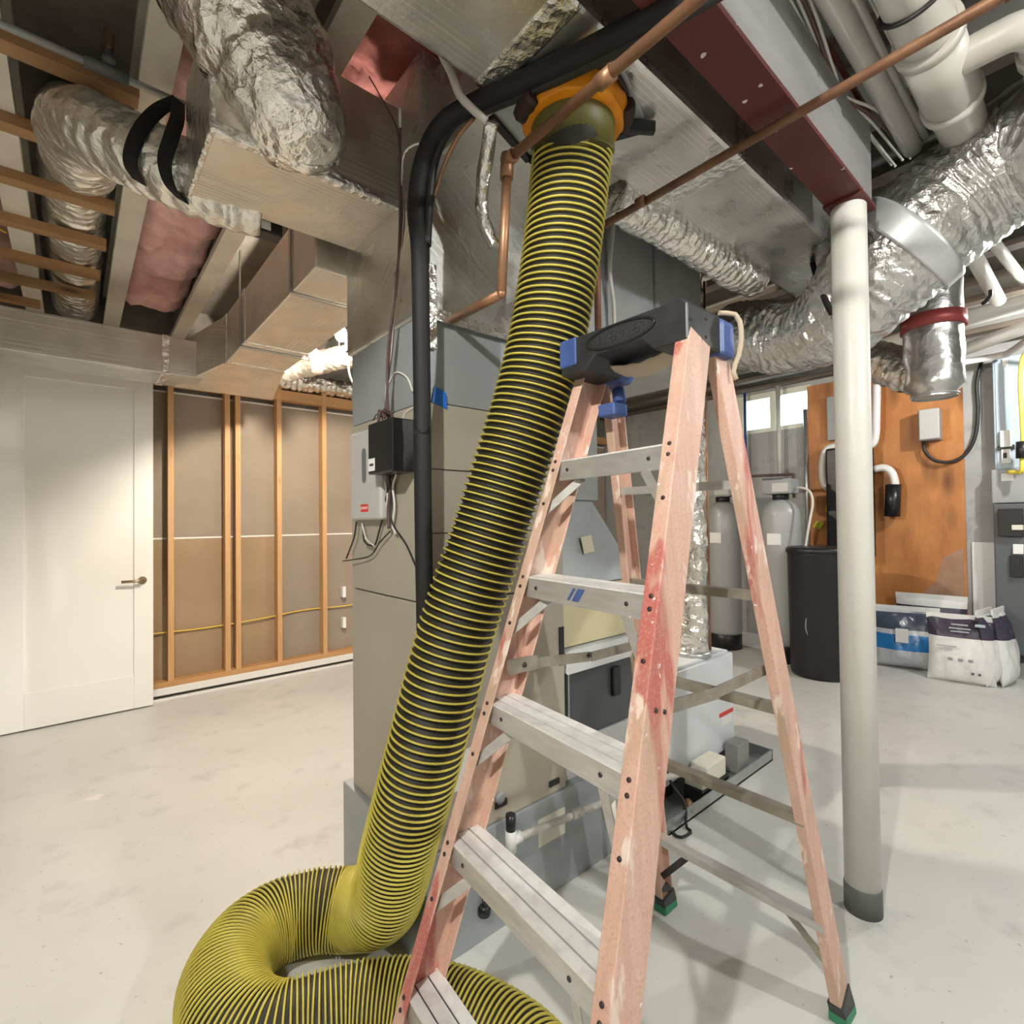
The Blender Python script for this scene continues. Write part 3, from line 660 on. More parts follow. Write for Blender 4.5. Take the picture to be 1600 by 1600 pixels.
# sealed collar at the duct
cl = thing('hose_collar', (1.035, .935, 2.40), 'orange foam-sealed collar where the hose enters the duct', 'collar')
mb = MB(); prof = [(.140, 2.402), (.150, 2.42), (.152, 2.44), (.148, 2.4655)]
Q = [Vector((1.035, .935, 2.405 + .062 * i / 8)) for i in range(9)]
mb.tube(Q, .14, 48, True, lambda i, t, p: .133 + .008 * math.sin(i / 8 * math.pi) + .008 * noise.noise(Vector((math.cos(t) * 3, math.sin(t) * 3, i * .3)))).build('foam_ring', 'orange', cl)
for a0, a1, z0, z1 in ((-200, 170, 2.452, 2.466), (150, 185, 2.40, 2.45), (20, 60, 2.425, 2.455), (-60, -30, 2.41, 2.455)):
    pts = [Vector((1.035 + .143 * math.cos(math.radians(a)), .935 + .143 * math.sin(math.radians(a)), (z0 + z1) / 2 + .004 * noise.noise(Vector((a * .1, z0 * 9, 0))))) for a in range(a0, a1 + 1, 6)]
    MB().tube(pts, (z1 - z0) / 2, 8).build('mastic_smear', 'mastic', cl)
MB().bar((1.165, .885, 2.45), (1.25, .82, 2.445), .02, .035).build('clamp', 'blackp', cl, bevel=.005)

# ------------------------------------------------------------------ step ladder
lad = thing('step_ladder', (1.0, .80, 0), 'faded orange-pink fibreglass step ladder with aluminium steps and black top cap', 'ladder')
LC = .760; LZ = 1.762
def rail(p, q, side, depth, flange, name, outer_sign, mat='rail'):
    """C-channel: web on the outside (side = +-1 in Y), flanges turned inward"""
    p, q = Vector(p), Vector(q); ax = (q - p).normalized(); sy = Vector((0, side, 0)); e = ax.cross(sy).normalized()
    if e.x > 0: e = -e                                      # e points to the front (-X)
    t = .0045; d = depth / 2
    prof = [(0, -d), (0, d), (-flange, d), (-flange, d - t), (-t, d - t), (-t, -d + t), (-flange, -d + t), (-flange, -d)]
    poly = [p + sy * a + e * b for a, b in prof]
    mb = MB(); mb.prism(poly, q - p)
    return mb.build(name, mat, lad, bevel=.0025), ax, e
FB = {1: Vector((.472, 1.037, 0)), -1: Vector((.438, .452, 0))}     # +1 is the left rail in view
FT = {1: Vector((1.100, .942, LZ)), -1: Vector((1.048, .577, LZ))}
RB = {1: Vector((1.548, 1.035, 0)), -1: Vector((1.565, .478, 0))}
RT = {1: Vector((1.160, .935, LZ)), -1: Vector((1.152, .592, LZ))}
rivet0 = [None]
def rivet(p, nrm, parent=lad, r=.0052):
    MB().lathe(Vector(p) - Vector(nrm) * .002, [(r, 0), (r * .8, .004), (.001, .0045)], 8, nrm).build('rivet', 'rivet', parent)
ST = .293
for s in (1, -1):
    r, ax, e = rail(FB[s] + (FT[s] - FB[s]) * .035, FT[s], s, .089, .034, 'front_rail', s)
    FAX, FE = ax, e
    rr, ax2, e2 = rail(RB[s] + (RT[s] - RB[s]) * .035, RT[s], s, .064, .027, 'rear_rail', s)
    for k in range(5):
        z = ST * (k + 1) + .027; c = FB[s] + (FT[s] - FB[s]) * (z / LZ)
        for dz in (-.018, -.042, -.135): rivet(c + ax * dz + e * .0447 + Vector((0, -s * .016, 0)), e, r)
    c = FB[s] + (FT[s] - FB[s]) * (1.0 / LZ)
    for dx in (-.014, .014): rivet(c + e * dx + Vector((0, s * .0005, 0)), Vector((0, s, 0)), r)
    # feet: black boot, green sole
    for base, ax_, e_, dd in ((FB[s], ax, e, .045), (RB[s], ax2, e2, .036)):
        ft = MB().hexa([base + Vector((-dd, s * .006, .022)), base + Vector((dd, s * .006, .022)), base + Vector((dd, -s * .036, .022)), base + Vector((-dd, -s * .036, .022))][::s],
                       [base + ax_ * .062 + e_ * dd * .93 + Vector((0, s * .004, 0)), base + ax_ * .085 - e_ * dd * .93 + Vector((0, s * .004, 0)), base + ax_ * .062 - e_ * dd * .93 - Vector((0, s * .034, 0)), base + ax_ * .062 + e_ * dd * .93 - Vector((0, s * .034, 0))][::s]).build('foot', 'capk', lad, bevel=.003)
        MB().hexa([base + Vector((-dd * 1.06, s * .008, 0)), base + Vector((dd * 1.06, s * .008, 0)), base + Vector((dd * 1.06, -s * .038, 0)), base + Vector((-dd * 1.06, -s * .038, 0))][::s],
                  [base + Vector((-dd, s * .008, .030)), base + Vector((dd * .9, s * .008, .024)), base + Vector((dd * .9, -s * .038, .024)), base + Vector((-dd, -s * .038, .030))][::s]).build('sole', 'green', ft, bevel=.004)
    # hinged spreader bars
    a = FB[s] + (FT[s] - FB[s]) * (.985 / LZ) + Vector((0, -s * .036, 0)); b = RB[s] + (RT[s] - RB[s]) * (.955 / LZ) + Vector((0, -s * .030, 0)); mid = a.lerp(b, .52) + Vector((0, 0, -.012))
    sp = MB().bar(a, mid, .004, .026).bar(mid + Vector((0, -s * .005, 0)), b + Vector((0, -s * .005, 0)), .004, .026).build('spreader', 'alud', lad)
    for t in (.03, .5, .97): rivet(a.lerp(b, t) + Vector((0, -s * .008, -.006 if t == .5 else 0)), Vector((0, -s, 0)), sp, .007)
    MB().bar(a + Vector((-.03, 0, 0)), a.lerp(b, .12), .012, .034).build('spreader_bracket', 'alud', sp)
# steps
for k in range(5):
    z = ST * (k + 1) + .027; cl_ = FB[1] + (FT[1] - FB[1]) * (z / LZ); cr_ = FB[-1] + (FT[-1] - FB[-1]) * (z / LZ)
    H = .052; v0 = Vector((cr_.x, cr_.y + .006, z)); v1 = Vector((cl_.x, cl_.y - .006, z)); sw = v1 - v0; fo = -.041
    body = [(0, -H), (0, -.004), (.086, -.004), (.086, -.036), (.082, -.036), (.082, -.008), (.004, -.008), (.004, -H + .004), (.012, -H + .004), (.012, -H)]
    st_ = MB().prism([v0 + Vector((fo + a, 0, b)) for a, b in body], sw).build('step', 'alu', lad, bevel=.0012)
    tr = [(-.001, -.004), (-.001, 0), (.022, 0), (.022, -.004), (.026, -.004), (.026, 0), (.056, 0), (.056, -.004), (.060, -.004), (.060, 0), (.087, 0), (.087, -.004)]
    MB().prism([v0 + Vector((fo + a, 0, b)) for a, b in tr], sw).build('tread', 'alut', st_)
    fn = Vector((-1, sw.x / sw.y, 0)).normalized()
    for t in (.18, .87): rivet(v0 + sw * t + Vector((fo, 0, -.026)), fn, st_, .0055)
    for s, c in ((1, v1), (-1, v0)):
        a = c + Vector((fo + .014, -s * .085, -H + .004)); b = FB[s] + (FT[s] - FB[s]) * ((z - .135) / LZ) + Vector((-.036, -s * .014, 0))
        MB().bar(a, b, .022, .003, up=(1, 0, 0)).build('knee_brace', 'alu', st_)
    if k == 3:
        for t0, w_ in ((.46, .05), (.53, .018)):
            MB().prism([v0 + sw * (t0 + dt) + Vector((fo - .0015, 0, -.012 - h)) for dt, h in ((0, 0), (w_, 0), (w_ + .05, .028), (.05, .028))], (.001, 0, 0)).build('blue_mark', 'capb', st_)
# rear horizontals
for k, z in enumerate((.285, .575, .865, 1.155, 1.43)):
    a = RB[1] + (RT[1] - RB[1]) * (z / LZ); b = RB[-1] + (RT[-1] - RB[-1]) * (z / LZ)
    MB().prism([(a.x + p, a.y - .004, z + q) for p, q in ((-.02, -.022), (-.02, 0), (.016, 0), (.016, -.004), (-.016, -.004), (-.016, -.022))], (0, b.y - a.y + .008, 0)).build('rear_bar', 'alud' if k in (1, 2, 3) else 'alu', lad)
for s in (1, -1):
    a = RB[s] + (RT[s] - RB[s]) * (.285 / LZ); b = RB[s] + (RT[s] - RB[s]) * (.12 / LZ)
    MB().bar(a + Vector((0, -s * .13, -.015)), b + Vector((0, -s * .012, 0)), .02, .003, up=(1, 0, 0)).build('rear_brace', 'alud' if s < 0 else 'capk', lad)
# top cap
cx0, cx1, cz0, cz1 = .985, 1.125, 1.718, 1.810
def capprof(hw, z0, z1, arch):
    return [(-hw, z0), (-hw, z1 - .012), (-hw + .012, z1), (hw - .012, z1), (hw, z1 - .012), (hw, z0), (hw - .085, z0), (hw - .115, z0 + arch), (-hw + .115, z0 + arch), (-hw + .085, z0)]
cap = MB().prism([(cx0, LC + a, b) for a, b in capprof(.185, cz0, cz1, .03)][::-1], (cx1 - cx0, 0, 0)).build('top_cap', 'capk', lad, bevel=.004)
MB().prism([(cx1, LC + a, b) for a, b in capprof(.190, cz0 - .005, cz1 - .006, .05)][::-1], (.062, 0, 0)).build('rear_cap', 'capb', cap, bevel=.012)
MB().box((cx0 - .003, LC + .128, cz0 + .02), (cx1, LC + .19, cz1 + .002)).build('blue_cap_end', 'capb', cap, bevel=.006)
el = [Vector((cx0 - .001, LC - .005 + .10 * math.cos(t), 1.779 + .026 * math.sin(t))) for t in [2 * math.pi * i / 40 for i in range(41)]]
MB().tube(el, .0032, 6, False).build('oval_emblem', 'blackp', cap)
textmesh('WERNER', .036, (cx0 - .0006, LC - .005, 1.779), (0, -1, 0), (0, 0, 1), 'capl', 'embossed_lettering', cap, .0008, True)
for dy_, dz_ in ((.05, .02), (-.03, .045)): rivet((1.045, LC - .195, cz0 + .03 + dy_ * .5), (0, -1, 0), cap, .004)
MB().tube(curve([(1.15, LC + .12, 1.66), (1.155, LC + .13, 1.70)], .02), .018, 10).build('hinge', 'capb', lad)
MB().box((1.10, LC + .10, 1.62), (1.16, LC + .16, 1.655)).build('hinge_block', 'capb', lad, bevel=.006)
rg = MB(); vs = []; fs = []
for i in range(25):
    for j in range(9):
        u, v = i / 24, j / 8
        vs.append((1.06 + .075 * v, LC + .115 - .25 * u, 1.752 - .055 * math.sin(math.pi * u) ** .7 * (1 - abs(2 * v - 1) * .5) + .006 * noise.noise(Vector((u * 9, v * 5, 3)))))
for i in range(24):
    for j in range(8): a = i * 9 + j; fs.append((a, a + 1, a + 10, a + 9))
o = rg.add(vs, fs, True).build('rag', 'cloth'); o.modifiers.new('s', 'SOLIDIFY').thickness = .003; tag(o, 'beige rag slung under the black top cap of the ladder', 'rag')
o = cable('rope_end', [(1.15, LC - .17, 1.82), (1.185, LC - .195, 1.815), (1.193, LC - .202, 1.77), (1.192, LC - .195, 1.72), (1.185, LC - .185, 1.69), (1.188, LC - .19, 1.665)], .006, 'cloth'); tag(o, 'pale rope end hanging from the right end of the ladder cap', 'rope')

# ------------------------------------------------------------------ pipes and lines overhead
def elbowed(name, pts, r, mat, label, cat='pipe', fit=None, n=14):
    t = thing(name, Vector(pts[0]), label, cat)
    mb = MB()
    for a, b in zip(pts, pts[1:]): mb.cyl(a, b, r, n)
    for p in pts[1:-1]: mb.tube([Vector(p) + Vector((0, 0, -r)), Vector(p) + Vector((0, 0, -r * .7)), Vector(p), Vector(p) + Vector((0, 0, r * .7)), Vector(p) + Vector((0, 0, r))], r, n, True, lambda i, th, c: r * (.05, .75, 1.05, .75, .05)[i])
    mb.build('pipe_run', mat, t)
    for p, q in (fit or []): MB().cyl(p, q, r * 1.35, n).build('fitting', mat, t)
    return t
p1 = elbowed('gas_pipe', [(.885, -.9, 2.315), (.878, 1.03, 2.30), (.868, 1.05, 1.945), PY(706, 500, 1.322)], .013, 'copper', 'rusty copper pipe under the duct, dropping beside the hose into the plenum', fit=[((.878, 1.0, 2.30), (.878, 1.04, 2.30)), ((.878, 1.03, 2.315), (.876, 1.033, 2.25)), ((.881, .68, 2.304), (.881, .72, 2.303))])
p2 = elbowed('sprinkler_pipe', [(1.425, -.9, 2.395), (1.425, 1.185, 2.38), (1.435, 1.19, 2.005), (1.38, 1.30, 1.985)], .0125, 'rust', 'rusty steel pipe passing under the red beam and dropping behind the hose', fit=[((1.42, .06, 2.385), (1.42, .12, 2.385)), ((1.415, .97, 2.38), (1.415, 1.0, 2.38))])
sp_ = thing('sprinkler_line', (-.5, 2.0, 2.73), 'grey sprinkler pipe with an upright brass head beside the wooden strapping', 'sprinkler')
MB().cyl((-2.6, 2.0, 2.748), (.30, 2.0, 2.748), .0115, 14).build('pipe_run', 'galvd', sp_)
hx_ = PY(170, 95, 2.0).x
MB().cyl((hx_ - .06, 2.0, 2.748), (hx_ + .05, 2.0, 2.748), .019, 14).build('tee_fitting', 'grey', sp_)
MB().lathe((hx_, 2.0, 2.765), [(.012, 0), (.018, .02), (.011, .03), (.012, .05)], 14).build('head_stem', 'grey', sp_)
hd = MB().lathe((hx_, 2.0, 2.815), [(.020, 0), (.012, .01), (.016, .045), (.010, .07), (.004, .075)], 14).build('sprinkler_head', 'brass', sp_)
MB().box((hx_ - .004, 1.985, 2.81), (hx_ + .004, 2.015, 2.86)).build('frame_arm', 'brass', hd)
# black insulated refrigerant lines up the plenum corner and away under the duct
RL = [(.768, 1.288, .92), (.762, 1.285, 1.30), (.758, 1.28, 1.75), (.752, 1.275, 2.10), PD(650, 330, 1.47), PD(660, 255, 1.45), PD(690, 195, 1.42), PD(745, 160, 1.37), PD(815, 128, 1.30), PD(900, 88, 1.21), PD(985, 45, 1.13), PD(1060, 0, 1.07), PD(1200, -80, 1.0)]
rf_ = thing('refrigerant_lines', (.77, 1.29, .9), 'black foam-insulated refrigerant lines bending from the cabinet corner under the duct', 'pipe')
MB().tube(curve(RL, .02), .025, 18).build('insulated_line', 'black', rf_)
MB().tube(curve([Vector(p) + Vector(d) for p, d in zip(RL[3:], ((.015, -.012, .03), (.03, -.02, .02), (.03, -.02, .02), (.03, -.02, .01), (.028, -.02, -.012), (.026, -.022, -.018), (.024, -.024, -.02), (.024, -.026, -.02), (.024, -.03, -.02), (.02, -.03, -.02)))], .02), .014, 12).build('suction_line', 'wirek', rf_)
MB().tube(curve([(.785, 1.31, 2.08), (.79, 1.31, 2.20), PD(690, 270, 1.47), PD(715, 215, 1.42), PD(740, 185, 1.39)], .02), .006, 8).build('liquid_line', 'copper', rf_)
for z in (1.585, 2.09): MB().cyl((.76, 1.283, z), (.76, 1.283, z + .05), .0262, 18).build('joint_tape', 'blackp', rf_)
MB().box((.748, 1.259, 1.80), (.757, 1.263, 1.86)).build('line_label', 'paper', rf_)
o = cable('drain_pipe', [PD(690, 85, 1.34), PD(704, 112, 1.33), PD(718, 148, 1.32), PD(738, 170, 1.31), PD(760, 190, 1.32)], .0105, 'pvc'); tag(o, 'short bent white plastic pipe hanging under the main duct', 'pipe')
o = MB().tube(curve([PD(768, 190, 1.36), PD(760, 250, 1.42), PD(752, 320, 1.48), PD(762, 360, 1.51), PD(775, 385, 1.52)], .012), .02, 12, True, lambda i, th, c: .018 + .012 * noise.noise(Vector((math.cos(th) * 2, math.sin(th) * 2, c.z * 18)))).build('foil_strip', 'tape'); tag(o, 'loose crumpled strip of foil tape hanging at the plenum front', 'foil')
o = cable('white_tube', [PY(966, 275, 1.30), PY(960, 340, 1.32), PY(953, 420, 1.33), PY(959, 480, 1.33), PY(960, 560, 1.34)], .0085, 'wire'); tag(o, 'thin white tube hanging down to the right of the hose', 'tube')
# thin copper pair along the cabinet corner
o = cable('copper_tube', [(.795, 1.315, 1.45), (.795, 1.315, 1.2), (.797, 1.318, .95)], .0055, 'copper'); tag(o, 'thin copper tube beside the black insulated line on the cabinet corner', 'tube')

# white drain pipes right of the beam
def runx(name, y, z, x0, x1, r, mat, label, cat='pipe'):
    return tag(MB().cyl((x0, y, z), (x1, y, z), r, 18).build(name, mat), label, cat)
ya = PZ(1365, 120, 2.70).y; yb = PZ(1392, 110, 2.72).y
runx('drain_pipe', ya, 2.70, .2, PZ(1432, 230, 2.70).x, .030, 'pvc', 'long white drain pipe just right of the cable bundle')
runx('conduit', yb, 2.72, .2, PZ(1445, 215, 2.72).x, .013, 'pvc', 'thin white conduit between the two white drain pipes')
vp = thing('vent_stack', (1.6, .31, 2.6), 'fat white drain pipe with a side tee and elbow in the upper right', 'pipe')
yv, zv, rv = .31, 2.68, .066
MB().cyl((.7, yv, zv), (2.65, yv, zv), rv, 28).build('pipe_run', 'pvc', vp)
xt = PZ(1490, 100, zv).x
MB().cyl((xt - .16, yv, zv), (xt + .15, yv, zv), rv + .009, 28).build('tee_hub', 'pvc', vp)
MB().cyl((xt - .185, yv, zv), (xt - .15, yv, zv), rv + .016, 28).build('hub_rim', 'pvc', vp)
MB().cyl((xt + .145, yv, zv), (xt + .18, yv, zv), rv + .016, 28).build('hub_rim', 'pvc', vp)
MB().tube(curve([(xt - .02, yv, zv - .01), (xt - .02, yv - .12, zv - .01), (xt - .01, yv - .17, zv - .01), (xt + .04, yv - .20, zv - .01), (xt + .12, yv - .205, zv - .012), (xt + .9, yv - .205, zv - .012)], .015), .045, 22).build('branch', 'pvc', vp)
for x in (xt + .09,): MB().cyl((x, yv - .205, zv - .011), (x + .05, yv - .205, zv - .011), .054, 22).build('elbow_rim', 'pvc', vp)
MB().tube([(xt - .33 + .035 * math.sin(t), yv + .072 * math.cos(t), zv + .072 * math.sin(t)) for t in [math.radians(a) for a in range(160, 381, 10)]], .006, 8).build('cable_loop', 'wirek', vp)
for i, (dy_, dz_, mt) in enumerate(((0, 0, 'wire'), (-.012, .012, 'wire'), (-.024, .004, 'wireb'), (.006, .012, 'wire'), (-.034, .016, 'wire'))):
    y = PZ(1300, 120, 2.70).y
    o = cable('electric_cable', [(.4, y + dy_, 2.72 + dz_), (1.0, y + dy_ + .01, 2.71 + dz_), (1.4, y + dy_ - .012, 2.70 + dz_), (1.75, y + dy_ * .6 + .006, 2.685 + dz_ * .5), (1.86, y + dy_ * .2, 2.675 + dz_ * .3), (2.1, y + dy_ * 1.5, 2.70 + dz_), (2.5, y + dy_ * 2, 2.74 + dz_)], .005, mt)
    tag(o, 'thin cable in the white bundle hung between the beam and the drain pipe', 'cable', 'cable bundle beside the beam')
for i in range(4):
    y = PZ(1412, 110, 2.73).y - .012 * i
    o = cable('electric_cable', [(.4, y, 2.745), (1.2, y + .008, 2.74), (1.8, y - .006 * i, 2.735), (2.4, y - .01 * i, 2.75)], .004, 'wire'); tag(o, 'thin white wire strung beside the fat drain pipe', 'cable', 'wires beside the fat drain pipe')
# pipes along the top of the back wall, right
def runp(name, pts, r, mat, label, cat='pipe', smooth=False):
    P = curve(pts, .03) if smooth else pts
    return tag(MB().tube(P, r, 14).build(name, mat), label, cat)
runp('drain_pipe', [PD(1370, 545, 3.75), PD(1500, 500, 3.45), PD(1680, 452, 3.0)], .055, 'pvc', 'thick pale pipe crossing above the electric panel, upper of the pair')
runp('drain_pipe', [PD(1480, 556, 3.9), PD(1600, 512, 3.5), PD(1700, 480, 3.2)], .045, 'pvcb', 'bright white pipe crossing above the electric panel, lower of the pair')
runp('conduit', [PD(1480, 570, 4.3), PD(1560, 556, 4.15), PD(1582, 548, 4.0), PD(1640, 505, 3.5)], .026, 'pvcb', 'slim white conduit bending upward over the electric panel', smooth=True)
for k, (a, b) in enumerate((((1505, 370), (1560, 470)), ((1530, 350), (1600, 440)))):
    runp('drain_pipe', [PD(*a, 2.45), PD(*b, 3.0)], .035 - .01 * k, 'pvc', ('pale pipe slanting above the takeoff pipe, left of two', 'pale pipe slanting above the takeoff pipe, right of two')[k])
runp('electric_cable', [PD(1525, 400, 2.8), PD(1540, 430, 2.8), PD(1548, 460, 2.85), PD(1535, 475, 2.9)], .01, 'wirek', 'black cable looping near the red-taped takeoff pipe', 'cable', True)

# ------------------------------------------------------------------ controls on the cabinet's left side
def PF(px, py): return PX(px, py, fx0)
def lbox(px0, py0, px1, py1, dep):        # box mounted on the left side, corners measured there
    a, b = PF(px0, py0), PF(px1, py1); return (fx0 - dep, min(a.y, b.y), min(a.z, b.z)), (fx0, max(a.y, b.y), max(a.z, b.z))
ct = thing('zone_controller', PF(582, 815), 'pale grey rounded controller with an oval display and red logo on the cabinet side', 'controller')
a, b = lbox(560, 680, 610, 812, .035)
MB().box(a, b).build('case', 'ctrl', ct, bevel=.012, seg=4)
ym = (a[1] + b[1]) / 2; hz_ = b[2] - a[2]
sl_ = [Vector((a[0] - .0015, ym + .016 * math.cos(t), a[2] + hz_ * .60 + (.045 if math.sin(t) >= 0 else -.045) + .016 * math.sin(t))) for t in [2 * math.pi * i / 24 for i in range(24)]]
MB().prism(sl_, (.004, 0, 0)).build('display_slot', 'ctrld', ct)
MB().box((a[0] - .0015, ym - .03, a[2] + .028), (a[0] + .002, ym + .03, a[2] + .055)).build('logo_plate', 'red', ct, bevel=.004)
textmesh('LENNOX', .0135, (a[0] - .0018, ym, a[2] + .0415), (0, -1, 0), (0, 0, 1), 'paper', 'logo_lettering', ct, .0003, True)
bx = thing('relay_box', PF(630, 740), 'black relay box with a small white sticker beside the grey controller', 'control box')
a2, b2 = lbox(612, 668, 652, 738, .085)
MB().box(a2, b2).build('case', 'blackp', bx, bevel=.005)
MB().box((a2[0] - .001, b2[1] - .05, a2[2] + .01), (a2[0] + .002, b2[1] - .005, a2[2] + .05)).build('sticker', 'paper', bx)
MB().box((a2[0] - .0014, b2[1] - .042, a2[2] + .026), (a2[0] - .0006, b2[1] - .014, a2[2] + .034)).build('sticker_print', 'ink', bx)
wb_ = thing('wire_bundle', PF(605, 650), 'bundled brown and white control wires hanging down the plenum edge', 'wires')
for i, (d, mt) in enumerate(((0, 'wireb'), (.006, 'wireb'), (-.007, 'wireb'), (.003, 'wire'))):
    cable('wire', [PD(625, 200 - 30 * (i % 2), 1.45), PD(626, 290, 1.5) + Vector((d, d, 0)), PD(628, 350, 1.53) + Vector((d, 0, 0)), PD(618, 450, 1.6) + Vector((0, d, 0)), PD(610, 540, 1.64) + Vector((d, 0, 0)), PD(604, 625, 1.66) + Vector((0, d, 0)), PD(607 + 3 * i, 668, 1.66)], .004, mt, wb_)
cable('loose_wire', [PD(577, 120, 1.5), PD(600, 160, 1.47), PD(620, 200, 1.45), PD(624, 240, 1.46)], .002, 'wireb', wb_)
cable('loose_wire', [PD(627, 290, 1.5), PD(630, 245, 1.47), PD(640, 230, 1.45), PD(655, 224, 1.43)], .003, 'wire', wb_)
cable('loose_wire', [PF(606, 602), PF(618, 582), PF(636, 590), PF(645, 612)], .003, 'wire', wb_)
cable('loose_wire', [PF(628, 668), PF(632, 648), PF(645, 638), PF(655, 635)], .004, 'wire', wb_)
mb = MB()
for i in range(26):
    p = PD(604, 650, 1.655); q = p + Vector((random.uniform(-.03, .005), random.uniform(-.045, .05), random.uniform(-.025, .02)))
    mb.tube(curve([p, p.lerp(q, .5) + Vector((-.01, 0, .012)), q], .012), .0022, 5)
mb.build('wire_tails', 'wireb', wb_)
ww = thing('control_wires', PF(570, 870), 'tangle of black and white wires hanging below the relay box', 'wires')
for pts, mt, r in (([(618, 738), (612, 770), (606, 800), (598, 830), (590, 852), (578, 845), (573, 818)], 'wirek', .003),
                   ([(622, 738), (618, 780), (622, 815), (640, 850), (660, 890), (670, 908)], 'wirek', .003),
                   ([(566, 815), (562, 840), (550, 872)], 'wirek', .003), ([(616, 830), (600, 848), (585, 868), (560, 874), (545, 876)], 'wirek', .0025),
                   ([(626, 740), (620, 760), (623, 790), (620, 820), (626, 834)], 'wire', .004), ([(608, 745), (612, 780), (602, 812)], 'wire', .004),
                   ([(614, 740), (617, 765), (615, 795), (618, 825)], 'wireb', .006), ([(574, 818), (580, 842), (592, 852)], 'wire', .003)):
    cable('wire', [PF(*p) + Vector((-.012 - .012 * random.random(), 0, 0)) for p in pts], r, mt, ww, .01)
jb = thing('junction_box', PD(432, 385, 1.95), 'small dark relay clipped under the edge of the short foil duct', 'relay')
jc = Vector((.50, 1.885, 2.36))
MB().box(jc + Vector((-.035, -.03, -.03)), jc + Vector((.05, .03, .03))).build('case', 'blackp', jb, bevel=.004)
MB().box(jc + Vector((-.02, -.032, -.02)), jc + Vector((.01, -.03, .008))).build('sticker', 'paper', jb)
# outlet by the lamp
lb = thing('lamp_box', (1.20, 2.81, 2.30), 'dark socket box with a hanging cord below the glowing bulb', 'junction box')
MB().box((1.20, 2.83, 2.33), (1.26, 2.90, 2.40)).build('case', 'blackp', lb, bevel=.006)
MB().cyl((1.23, 2.87, 2.40), (1.23, 2.87, ZJ), .008, 8).build('stem', 'galv', lb)
cable('cord', [(1.22, 2.84, 2.33), (1.20, 2.84, 2.24), (1.22, 2.85, 2.16), (1.27, 2.86, 2.12), (1.36, 2.9, 2.10)], .006, 'wire', lb)

tu = MB(); P_ = curve([PD(478, 556, 3.38), PD(492, 556, 3.36), PD(496, 580, 3.34)], .006)
tag(tu.tube(P_, .05, 20, True, lambda i, t, p: .035 + .03 * abs(noise.noise(Vector((math.cos(t) * 2, math.sin(t) * 2, i * .35)))) * math.sin(math.pi * (i + .5) / len(P_))).build('insulation_tuft', 'pink'), 'loose pink insulation tuft lit by the bulb, above the pale duct', 'insulation')
for i in range(5):
    o = cable('yellow_cable', [(-.42 - .03 * i, 3.15 + .05 * i, 2.92), (-.36 - .02 * i, 3.2 + .07 * i, 2.81 + .01 * i), (-.40 + .03 * i, 3.35 + .04 * i, 2.79), (-.34 + .02 * i, 3.5 + .03 * i, 2.83)], .005, 'wirey'); tag(o, 'yellow cable looped above the strapping at the far left', 'cable', 'yellow cables over the strapping')
o = MB().lathe(PY(781, 1246, fy0), [(.020, 0), (.020, .006), (.012, .010)], 18, (0, -1, 0)).build('knockout_plug', 'boxg'); tag(o, 'round grey plug low on the furnace cabinet front', 'plug')

# ------------------------------------------------------------------ lower right: white appliance, pan, pump, block
pn = thing('drain_pan', (2.4, 1.6, 0), 'shallow galvanised drain pan under the white appliance', 'pan')
pm = MB().box((1.83, 1.235, .002), (2.92, 1.99, .01))
for a, b in (((1.83, 1.235), (2.92, 1.242)), ((1.83, 1.983), (2.92, 1.99)), ((1.83, 1.235), (1.837, 1.99)), ((2.913, 1.235), (2.92, 1.99))): pm.box((a[0], a[1], .002), (b[0], b[1], .06))
pm.build('pan_body', 'galv', pn)
ap = thing('white_appliance', (2.4, 1.6, .06), 'low white appliance cabinet in the drain pan with a red-striped label', 'appliance')
MB().box((2.10, 1.36, .10), (2.74, 1.88, .60)).build('case', 'cabw', ap, bevel=.006)
MB().box((2.06, 1.355, .10), (2.10, 1.88, .66)).build('side_trim', 'galvb', ap, bevel=.004)
MB().box((2.10, 1.38, .6), (2.72, 1.86, .615)).build('lid', 'cabw', ap, bevel=.004)
for x in (2.14, 2.66): MB().box((x, 1.4, .01), (x + .06, 1.84, .10)).build('foot_rail', 'wirek', ap)
MB().box((2.58, 1.357, .285), (2.725, 1.3605, .305)).build('red_stripe', 'red', ap)
MB().box((2.60, 1.357, .235), (2.71, 1.3605, .275)).build('label', 'paper', ap)
MB().lathe((fl_c[0], fl_c[1], .612), [(.095, 0), (.095, .02), (.083, .03)], 28).build('flue_collar', 'galv', ap)
cp = thing('condensate_pump', (2.33, 1.295, .01), 'cream condensate pump with white elbow fittings in the drain pan', 'pump')
MB().box((2.20, 1.25, .012), (2.46, 1.345, .075)).build('reservoir', 'blackp', cp, bevel=.005)
MB().box((2.26, 1.255, .075), (2.44, 1.345, .165)).build('motor_cover', 'cream', cp, bevel=.008)
MB().box((2.21, 1.252, .075), (2.26, 1.345, .10)).build('deck', 'cream', cp, bevel=.004)
MB().tube(curve([(2.225, 1.28, .10), (2.225, 1.28, .15), (2.205, 1.28, .17), (2.12, 1.285, .18), (1.95, 1.30, .20)], .01), .014, 12).build('elbow', 'pvc', cp)
MB().tube(curve([(2.10, 1.27, .01), (2.10, 1.26, .06), (2.08, 1.25, .03)], .01), .018, 10).build('copper_fitting', 'copper', cp)
bk = MB().box((2.60, 1.27, .012), (2.72, 1.345, .16)).build('concrete_block', 'block', bevel=.006); tag(bk, 'small grey concrete block standing in the drain pan', 'block')
